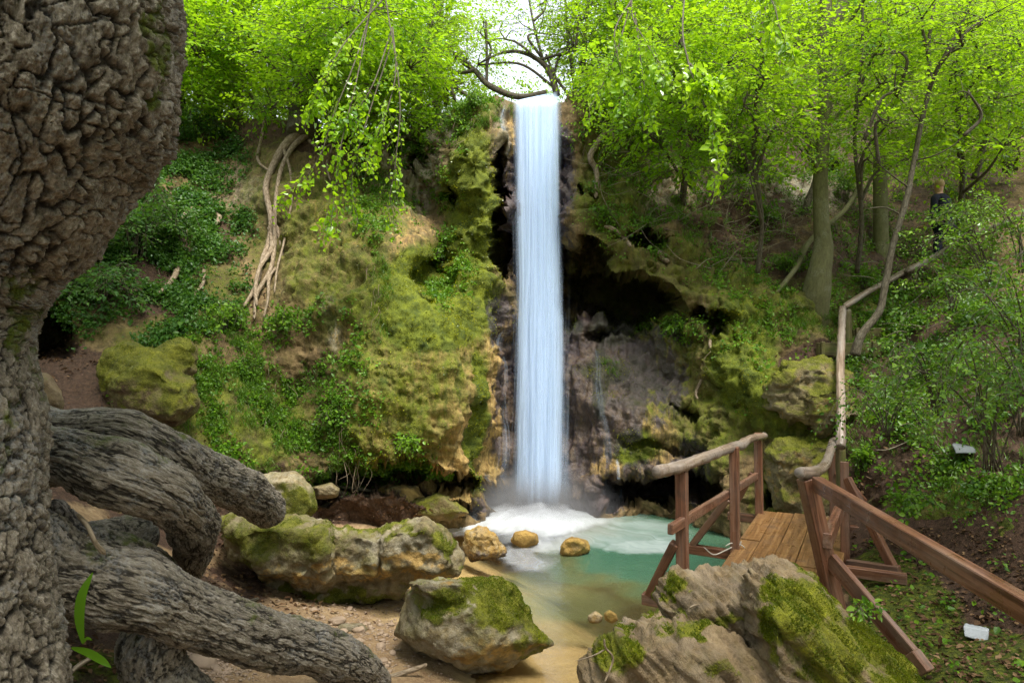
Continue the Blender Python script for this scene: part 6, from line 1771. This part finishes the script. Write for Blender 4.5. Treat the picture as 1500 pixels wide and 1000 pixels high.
blade_plant('upright pointed green leaf with a second drooping one below the thick root', [([(122, 942, 3.0), (118, 905, 2.97), (122, 870, 2.95), (136, 838, 2.95)], 8), ([(105, 948, 3.0), (130, 955, 2.95), (150, 966, 2.9), (163, 977, 2.88)], 6), ([(122, 942, 3.0), (128, 934, 2.97), (135, 937, 2.95)], 2)], 'leaf_cover')


# ------------------------------------------------------------------ low cover on rock and soil
def pick(n, dens_blobs, noise_f=2.0, thr=.0, up=None):
    w = AREA.ravel() * blobs(px, py, dens_blobs)
    nz = fbm(SURF * noise_f, 4)
    w = w * smooth01((nz - thr) / .3 + .4)
    if up is not None:
        w = w * np.clip(SN.reshape(-1, 3)[:, 2] + up, 0, 1)
    i = RNG.choice(len(w), n, p=w / w.sum())
    j = RNG.normal(0, .03, (n, 3))
    nn = SN.reshape(-1, 3)[i]
    j -= nn * (j * nn).sum(1, keepdims=True)
    return SURF[i] + j, nn


def cover(n, dens, mat, leaf=.035, k=7, height=.07, wr=.36, name='undergrowth', hue=0.0, thr=0.0, up=None, nf=2.0):
    p, nn = pick(n, dens, nf, thr, up)
    grow = unit(nn * .6 + np.array([0, -.15, .8]))
    pp = np.repeat(p, k, 0) + np.repeat(grow, k, 0) * (RNG.random((n * k, 1)) * height) + RNG.normal(0, height * .5, (n * k, 3)) * np.array([1, .6, .6])
    g2 = np.repeat(grow, k, 0)
    D = unit(rand_unit(n * k) + g2 * .25)
    Nn = unit(g2 + RNG.normal(0, .45, (n * k, 3)) + np.array([0, -.25, 0]))
    rn = np.clip(np.repeat(RNG.normal(.5 + hue, .18, n), k) + RNG.normal(0, .12, n * k), 0, 1)
    mb = MB()
    add_leaves(mb, pp, D, Nn, leaf * np.exp(RNG.normal(0, .3, n * k)), np.full(n * k, wr), rn)
    return tag(mb.build(name, M[mat]), 'low leafy undergrowth', 'undergrowth', kind='stuff')


cover(5200, [(400, 600, 130, 110, .75), (330, 520, 60, 60, .7), (480, 560, 60, 110, .45), (520, 690, 60, 30, .4), (560, 230, 60, 50, .5), (660, 400, 30, 60, .8), (640, 170, 60, 24, .8), (620, 260, 60, 60, .3), (700, 160, 40, 20, .7), (560, 300, 40, 60, .5), (620, 690, 40, 16, .7), (430, 520, 60, 60, .6), (490, 620, 24, 40, .8), (540, 200, 80, 20, .7)], 'leaf_cover', thr=.02)
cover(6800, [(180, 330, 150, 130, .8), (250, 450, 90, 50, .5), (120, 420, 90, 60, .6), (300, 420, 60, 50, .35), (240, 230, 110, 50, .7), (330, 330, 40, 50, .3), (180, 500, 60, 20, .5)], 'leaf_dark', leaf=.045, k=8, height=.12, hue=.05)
cover(7200, [(950, 240, 90, 100, .7), (1000, 340, 90, 50, .4), (1050, 250, 80, 60, .6), (900, 300, 40, 60, .3), (1110, 400, 90, 50, .6), (1130, 470, 70, 40, .6), (1240, 440, 90, 50, .65), (1150, 480, 60, 40, .5), (1200, 330, 120, 60, .45), (1350, 330, 120, 80, .5), (1400, 430, 120, 60, .6), (1100, 540, 50, 60, .25), (1300, 580, 70, 60, .5), (1400, 620, 120, 110, .35), (1260, 690, 50, 40, .4), (1200, 200, 200, 90, .6), (860, 190, 30, 40, .5), (990, 490, 50, 16, .6), (870, 150, 40, 20, .8), (1350, 150, 200, 100, .6)], 'leaf_cover', leaf=.038, k=8, height=.10)
cover(2600, [(1290, 560, 60, 50, .6), (1340, 480, 70, 50, .6), (1420, 520, 120, 80, .7), (1350, 600, 80, 60, .6), (1450, 680, 90, 80, .5)], 'leaf_shrub', leaf=.04, k=7, height=.16)


def grass(n, dens, mat='grass', length=.16, name='grass', hang=.5, k=9):
    p, nn = pick(n, dens, 2.4, .02)
    pp = np.repeat(p, k, 0) + RNG.normal(0, .02, (n * k, 3))
    g = np.repeat(unit(nn * .5 + np.array([0, 0, .8])), k, 0)
    D = unit(g + rand_unit(n * k) * .6)
    ln = length * RNG.uniform(.5, 1.2, n * k)[:, None]
    S = unit(np.cross(D, rand_unit(n * k))) * .0035
    m1 = pp + D * ln * .55
    tp = pp + D * ln - np.array([0, 0, 1.0]) * ln * hang
    V = np.stack([pp - S, pp + S, m1 + S * .8, m1 - S * .8, tp], 1).reshape(-1, 3)
    b = np.arange(n * k)[:, None] * 5
    mb = MB()
    rn = np.repeat(np.clip(RNG.normal(.5, .2, n * k), 0, 1), 5)
    mb.add(V, (b + np.array([0, 1, 2, 3])), rnd=rn)
    mb.F3.append(b + np.array([3, 2, 4]))
    return tag(mb.build(name, M[mat], smooth=False), 'thin green grass', 'grass', kind='stuff')


grass(1500, [(330, 520, 60, 60, .8), (390, 610, 110, 90, .6), (320, 600, 60, 70, .6), (470, 690, 60, 16, .6), (560, 420, 16, 80, .4), (690, 165, 60, 24, .8), (610, 170, 60, 30, .5), (860, 150, 30, 20, .5)])
grass(900, [(1280, 520, 40, 40, .6), (1350, 560, 90, 60, .6), (1260, 650, 50, 60, .4), (1440, 640, 90, 110, .5), (1180, 470, 70, 30, .5), (1000, 330, 60, 40, .3), (890, 560, 14, 40, .6), (1330, 770, 60, 40, .5)], length=.2)

# dead twigs tangled on the slope right of the caves, and fibres hanging on the slab
mb = MB()
p, nn = pick(300, [(950, 325, 70, 18, .5), (1040, 335, 80, 36, .7), (1100, 330, 90, 50, .5), (900, 240, 50, 40, .5), (1210, 350, 120, 60, .4), (1060, 390, 60, 20, .5), (1400, 560, 120, 120, .4)])
for q, m in zip(p, nn):
    d = unit(rand_unit(1)[0] * np.array([1.2, .5, .5]) + m * .25)
    ln = RNG.uniform(.25, .9)
    b_ = RNG.normal(0, .12, 3)
    r = RNG.uniform(.003, .008)
    add_tube(mb, [[*(q + m * .02), r], [*(q + d * ln * .5 + m * .10 + b_ * ln), r * .8], [*(q + d * ln + m * .03), r * .4]], sides=4, n=9, round_ends=False)
tag(mb.build('dead_twigs', M['twig_dry']), 'tangle of dry grey twigs on the slope', 'twigs', kind='stuff')
mb = MB()
p, nn = pick(260, [(555, 430, 16, 60, .9), (400, 560, 60, 100, .5), (500, 650, 30, 60, .8), (590, 260, 40, 60, .5), (640, 185, 60, 20, .6), (320, 300, 40, 60, .4), (250, 330, 60, 60, .5), (1040, 520, 16, 50, .6), (870, 240, 20, 50, .6)])
for q, m in zip(p, nn):
    ln = RNG.uniform(.2, .6)
    b_ = RNG.normal(0, .06, 3)
    add_tube(mb, [[*(q + m * .03), .004], [*(q + m * .07 + b_ - np.array([0, 0, ln * .5])), .003], [*(q + m * .05 - b_ * .5 - np.array([0, 0, ln])), .0015]], sides=4, n=9, round_ends=False)
tag(mb.build('hanging_fibres', M['bark_pale']), 'thin root fibres hanging on the rock', 'root fibres', kind='stuff')

# single bare roots and vines on the rock
def vine(label, lst, lift=.05, mat='bark_pale', name='bare_root'):
    mb_ = MB()
    pth = follow(lst, lift)
    add_tube(mb_, pth, sides=8, n=40, rough=.25, freq=10, seed=lst[0][0])
    o = mb_.build(name, M[mat], origin=pth[0][:3])
    tag(o, label, 'root')


vine('twisted pale root hanging down the wall right of the fall', [(905, 188, 4), (888, 196, 4.5), (876, 212, 4.5), (868, 232, 4.5), (876, 250, 4), (874, 272, 3.6), (873, 296, 3)], .07)
vine('second short crooked root beside the twisted pale root', [(905, 190, 4), (890, 188, 4), (892, 200, 4.5), (900, 212, 3), (920, 220, 2)], .09)
vine('thin yellowish vine hanging on the green wall above the rail', [(1050, 480, 2.2), (1043, 500, 2.4), (1040, 522, 2.2), (1030, 545, 2.6), (1024, 570, 2), (1022, 590, 1.6)], .07)
vine('grey bare root arching over the litter of the bank', [(230, 440, 3), (243, 420, 4), (255, 404, 4), (258, 396, 3)], .10)
vine('thin curled root on the bank below the green shrubs', [(300, 400, 2.5), (296, 420, 2.5), (285, 432, 2.5), (282, 445, 2)], .07)
vine('hooked grey root standing out above the small hollow', [(885, 330, 2.6), (895, 344, 3), (908, 355, 3), (925, 368, 2.5)], .10)
vine('short broken pale root below the round hollow', [(962, 366, 4), (968, 376, 4), (974, 384, 3)], .08)
vine('curved root on the rocky bank behind the shrubs', [(247, 285, 4), (250, 300, 4), (246, 310, 3), (258, 330, 3), (285, 308, 3), (318, 320, 4), (318, 335, 3)], .08)
vine('long mossy branch lying along the slope below the olive trunk', [(1135, 430, 3), (1160, 405, 4), (1185, 370, 4), (1220, 320, 3.4), (1260, 270, 3)], .25, 'bark_smooth', 'fallen_branch')

# moss nap on the cliff
def cliff_moss(n, dens, mat, size, seed):
    w = AREA.ravel() * dens
    w = w * smooth01((fbm(SURF * 3.2 + seed, 5, .6) + .12) / .3)
    i = RNG.choice(len(w), n, p=w / w.sum())
    nn = SN.reshape(-1, 3)[i]
    j = RNG.normal(0, .025, (n, 3))
    j -= nn * (j * nn).sum(1, keepdims=True)
    p = SURF[i] + j
    D = unit(nn + rand_unit(n) * .8 + np.array([0, 0, -.1]))
    sz = size * RNG.uniform(.4, 1.3, n)
    S = unit(np.cross(D, rand_unit(n))) * (sz * .3)[:, None]
    V = np.stack([p - S, p + S, p + D * sz[:, None]], 1).reshape(-1, 3)
    mb_ = MB()
    mb_.add(V, np.arange(n * 3).reshape(-1, 3), rnd=np.repeat(np.clip(.5 + fbm(p * 2.2 + seed, 4) * .9 + RNG.normal(0, .18, n), 0, 1), 3))
    tag(mb_.build('moss', M[mat], smooth=False), 'short yellow green moss on the cliff', 'moss', kind='stuff')


dm = np.clip(A_moss - .3, 0, 1) * (1 - .7 * (A_wet > .6))
cliff_moss(34000, dm, 'moss_tuft', .022, 0)
cliff_moss(22000, blobs(px, py, [(690, 300, 36, 140, .6), (640, 440, 90, 70, 1), (700, 610, 12, 110, 1), (890, 550, 30, 40, .9), (885, 545, 40, 12, .8), (1090, 500, 50, 100, .3), (600, 520, 60, 80, .4), (930, 655, 36, 26, .6), (560, 640, 90, 50, .4)]), 'moss_bright', .022, 3)

# dead leaves on the soil
n = 5200
i0 = pick(n, [(1300, 640, 110, 130, .9), (1440, 620, 120, 200, .8), (1090, 330, 110, 60, .6), (300, 440, 90, 60, .7), (100, 560, 90, 60, .9), (400, 735, 100, 50, .9), (1250, 400, 130, 80, .5), (1200, 525, 60, 24, .7), (300, 690, 120, 60, .9), (560, 745, 110, 20, .7)])
mb = MB()
add_leaves(mb, i0[0] + i0[1] * .015, rand_unit(n) * np.array([1, 1, .4]), unit(i0[1] + RNG.normal(0, .5, (n, 3))), .045 * np.exp(RNG.normal(0, .3, n)), np.full(n, .3), RNG.random(n))
m = 4200
gq = np.concatenate([np.stack([RNG.uniform(1250, 1560, 2000), RNG.uniform(780, 1010, 2000)], 1), np.stack([RNG.normal(430, 90, 900), RNG.normal(725, 25, 900)], 1), np.stack([RNG.normal(330, 70, 700), RNG.normal(800, 60, 700)], 1), np.stack([RNG.normal(420, 60, 300), RNG.normal(880, 20, 300)], 1), np.stack([RNG.normal(130, 60, 300), RNG.normal(960, 30, 300)], 1)])
ds = np.linspace(2.6, 11.5, 90)
Pq = np.stack([(gq[:, :1] - 750) / FPX * ds, np.tile(ds, (m, 1)), CAMZ - (gq[:, 1:] - 500) / FPX * ds], -1)
hh = gz(Pq[..., 0], Pq[..., 1])
k = np.argmax(Pq[..., 2] < hh, 1)
gp = np.stack([Pq[np.arange(m), k, 0], Pq[np.arange(m), k, 1] + RNG.uniform(-.05, .05, m), hh[np.arange(m), k] + .012], 1)
gp = gp[gp[:, 2] > -.03]
m = len(gp)
add_leaves(mb, gp, rand_unit(m) * np.array([1, 1, .25]), unit(np.array([0, 0, 1.0]) + RNG.normal(0, .4, (m, 3))), .04 * np.exp(RNG.normal(0, .3, m)), np.full(m, .3), RNG.random(m))
tag(mb.build('leaf_litter', M['litter']), 'brown dead leaves on the soil', 'leaf litter', kind='stuff')
# green seedlings on the right hand ground
gsel = gp[RNG.choice(m, 170)]
gsel = gsel[gsel[:, 0] > 2.2]
mb = MB()
n = len(gsel)
kk = 6
pp = np.repeat(gsel, kk, 0) + RNG.normal(0, .03, (n * kk, 3)) + np.array([0, 0, .04])
add_leaves(mb, pp, rand_unit(n * kk) * np.array([1, 1, .4]), unit(np.array([0, -.3, 1.0]) + RNG.normal(0, .4, (n * kk, 3))), .035 * np.exp(RNG.normal(0, .3, n * kk)), np.full(n * kk, .36), RNG.random(n * kk))
tag(mb.build('undergrowth', M['leaf_cover']), 'small green seedlings on the soil', 'undergrowth', kind='stuff')

# ------------------------------------------------------------------ the person on the steps
def skin_mesh(name, joints, links, mat, parent, sub=2):
    me = bpy.data.meshes.new(name)
    me.from_pydata([j[:3] for j in joints], links, [])
    o = bpy.data.objects.new('tmp', me)
    COL.objects.link(o)
    o.modifiers.new('s', 'SKIN')
    for v, j in zip(me.skin_vertices[0].data, joints):
        v.radius = (j[3], j[4] if len(j) > 4 else j[3])
    me.skin_vertices[0].data[0].use_root = True
    md = o.modifiers.new('d', 'SUBSURF')
    md.levels = sub
    md.render_levels = sub
    dg = bpy.context.evaluated_depsgraph_get()
    dg.update()
    nm = bpy.data.meshes.new_from_object(o.evaluated_get(dg))
    bpy.data.objects.remove(o)
    for f in nm.polygons:
        f.use_smooth = True
    nm.materials.clear()
    nm.materials.append(mat)
    ob = bpy.data.objects.new(name, nm)
    COL.objects.link(ob)
    ob.parent = parent
    return ob


PD = 12.9
feet = at(1385, 398, PD)
person = thing('person', 'person in dark navy clothes climbing the steps behind the shrub leaves', 'person', feet)
person.rotation_euler = (0, 0, math.radians(25))
# body faces +Y (away, up the steps), leaning a little forward
J = [(0, .02, .93, .15, .12), (0, .03, 1.10, .13, .10), (0, .07, 1.28, .15, .11), (0, .10, 1.42, .10, .09), (0, .115, 1.50, .052), (0, .125, 1.57, .07, .085), (0, .13, 1.66, .072, .09), (0, .125, 1.72, .05, .062),
     (-.10, .02, .88, .085), (-.11, .10, .50, .058), (-.11, .04, .10, .042), (-.11, .18, .04, .04, .03), (.10, .02, .88, .085), (.11, .22, .62, .058), (.11, .16, .24, .042), (.11, .30, .18, .04, .03),
     (-.19, .08, 1.39, .055), (-.25, .06, 1.12, .042), (-.24, .22, .92, .030), (-.235, .29, .88, .028, .016), (.19, .08, 1.39, .055), (.26, .10, 1.13, .042), (.25, .28, 1.00, .030), (.245, .35, .98, .028, .016)]
Lk = [(0, 1), (1, 2), (2, 3), (3, 4), (4, 5), (5, 6), (6, 7), (0, 8), (8, 9), (9, 10), (10, 11), (0, 12), (12, 13), (13, 14), (14, 15), (3, 16), (16, 17), (17, 18), (18, 19), (3, 20), (20, 21), (21, 22), (22, 23)]
skin_mesh('body', J, Lk, M['skin'], person)
cj = [(0, .02, .86, .185, .15), (0, .03, 1.10, .165, .135), (0, .07, 1.28, .18, .14), (0, .10, 1.42, .12, .105), (0, .112, 1.475, .07), (-.20, .08, 1.39, .075), (-.255, .06, 1.12, .058), (-.245, .20, .945, .046), (.20, .08, 1.39, .075), (.265, .10, 1.13, .058), (.255, .26, 1.02, .046)]
skin_mesh('jacket', cj, [(0, 1), (1, 2), (2, 3), (3, 4), (3, 5), (5, 6), (6, 7), (3, 8), (8, 9), (9, 10)], M['navy'], person)
skin_mesh('trousers', [(0, .02, .92, .16, .13), (-.10, .02, .85, .105), (-.11, .10, .50, .075), (-.11, .04, .12, .06), (.10, .02, .85, .105), (.11, .22, .62, .075), (.11, .16, .26, .06)], [(0, 1), (1, 2), (2, 3), (0, 4), (4, 5), (5, 6)], M['navy'], person)
skin_mesh('hair', [(0, .10, 1.60, .06, .06), (0, .105, 1.65, .082, .088), (0, .115, 1.70, .084, .098), (0, .12, 1.745, .066, .08), (0, .12, 1.775, .034, .042), (0, .12, 1.787, .012, .014)], [(0, 1), (1, 2), (2, 3), (3, 4), (4, 5)], M['hair'], person)
for sx in (-1, 1):
    y0, z0 = (.04, .05) if sx < 0 else (.16, .19)
    skin_mesh('shoe', [(sx * .11, y0 - .03, z0 + .02, .05, .045), (sx * .11, y0 + .09, z0, .05, .04), (sx * .11, y0 + .2, z0 - .005, .042, .03)], [(0, 1), (1, 2)], M['shoe'], person)
    fx = sx * .24
    hy, hz = (.29, .88) if sx < 0 else (.35, .98)
    fj, fl = [(fx, hy - .02, hz, .018)], []
    for q, (ox, ln) in enumerate([(-.03, .07), (-.01, .085), (.01, .08), (.028, .06)]):
        b = len(fj)
        fj += [(fx + ox, hy + .03, hz, .009), (fx + ox, hy + .03 + ln * .6, hz - .012, .008), (fx + ox, hy + .03 + ln * .8, hz - .035, .007)]
        fl += [(0, b), (b, b + 1), (b + 1, b + 2)]
    b = len(fj)
    fj += [(fx - sx * .035, hy + .0, hz - .01, .010), (fx - sx * .05, hy + .035, hz - .025, .008)]
    fl += [(0, b), (b, b + 1)]
    skin_mesh('hand', fj, fl, M['skin'], person, 1)
    skin_mesh('ear', [(sx * .078, .12, 1.615, .012, .02), (sx * .086, .115, 1.645, .012, .02)], [(0, 1)], M['skin'], person, 1)
# ------------------------------------------------------------------ light, sky, camera
w = bpy.data.worlds.new("World")
SC.world = w
w.use_nodes = True
nt = w.node_tree
bg = nt.nodes['Background']
sky = nt.nodes.new('ShaderNodeTexSky')
sky.sky_type = 'NISHITA'
sky.sun_disc = False
SUN_EL, SUN_AZ = math.radians(66), math.radians(150)    # azimuth clockwise from +Y
sky.sun_elevation = SUN_EL
sky.sun_rotation = SUN_AZ
sky.air_density = 1.0
sky.dust_density = 4.0
sky.ozone_density = 1.0
# thin bright cloud over the blue
tc = nt.nodes.new('ShaderNodeTexCoord')
cn = nt.nodes.new('ShaderNodeTexNoise')
cn.inputs['Scale'].default_value = 2.2
cn.inputs['Detail'].default_value = 6
nt.links.new(tc.outputs['Generated'], cn.inputs['Vector'])
cr = nt.nodes.new('ShaderNodeMapRange')
for i_, v_ in ((1, .25), (2, .62), (3, .45), (4, .95)):
    cr.inputs[i_].default_value = v_
nt.links.new(cn.outputs[0], cr.inputs[0])
mx = nt.nodes.new('ShaderNodeMixRGB')
mx.inputs[2].default_value = (3.1, 3.2, 3.4, 1)
nt.links.new(cr.outputs[0], mx.inputs[0])
nt.links.new(sky.outputs[0], mx.inputs[1])
nt.links.new(mx.outputs[0], bg.inputs[0])
bg.inputs[1].default_value = 0.15
sd = bpy.data.lights.new('sun', 'SUN')
sd.energy = 2.5
sd.angle = math.radians(22)
sd.color = (1.0, .95, .86)
so = bpy.data.objects.new('sun', sd)
COL.objects.link(so)
dirv = Vector((math.sin(SUN_AZ) * math.cos(SUN_EL), math.cos(SUN_AZ) * math.cos(SUN_EL), math.sin(SUN_EL)))
so.rotation_euler = dirv.to_track_quat('Z', 'Y').to_euler()
cd = bpy.data.cameras.new('camera')
cd.lens = 24
cd.sensor_width = 36
cd.clip_start = .05
cd.clip_end = 500
co = bpy.data.objects.new('camera', cd)
co.location = (0, 0, CAMZ)
co.rotation_euler = (math.radians(90), 0, 0)
COL.objects.link(co)
SC.camera = co
SC.view_settings.view_transform = 'Standard'
SC.view_settings.look = 'None'
SC.view_settings.exposure = 1.8
SC.view_settings.gamma = 1
SC.cycles.max_bounces = 8
SC.cycles.diffuse_bounces = 4
SC.cycles.glossy_bounces = 3
SC.cycles.transmission_bounces = 6
SC.cycles.transparent_max_bounces = 14
SC.cycles.use_denoising = True
SC.cycles.denoising_prefilter = 'NONE'
SC.cycles.denoising_input_passes = 'RGB_ALBEDO_NORMAL'
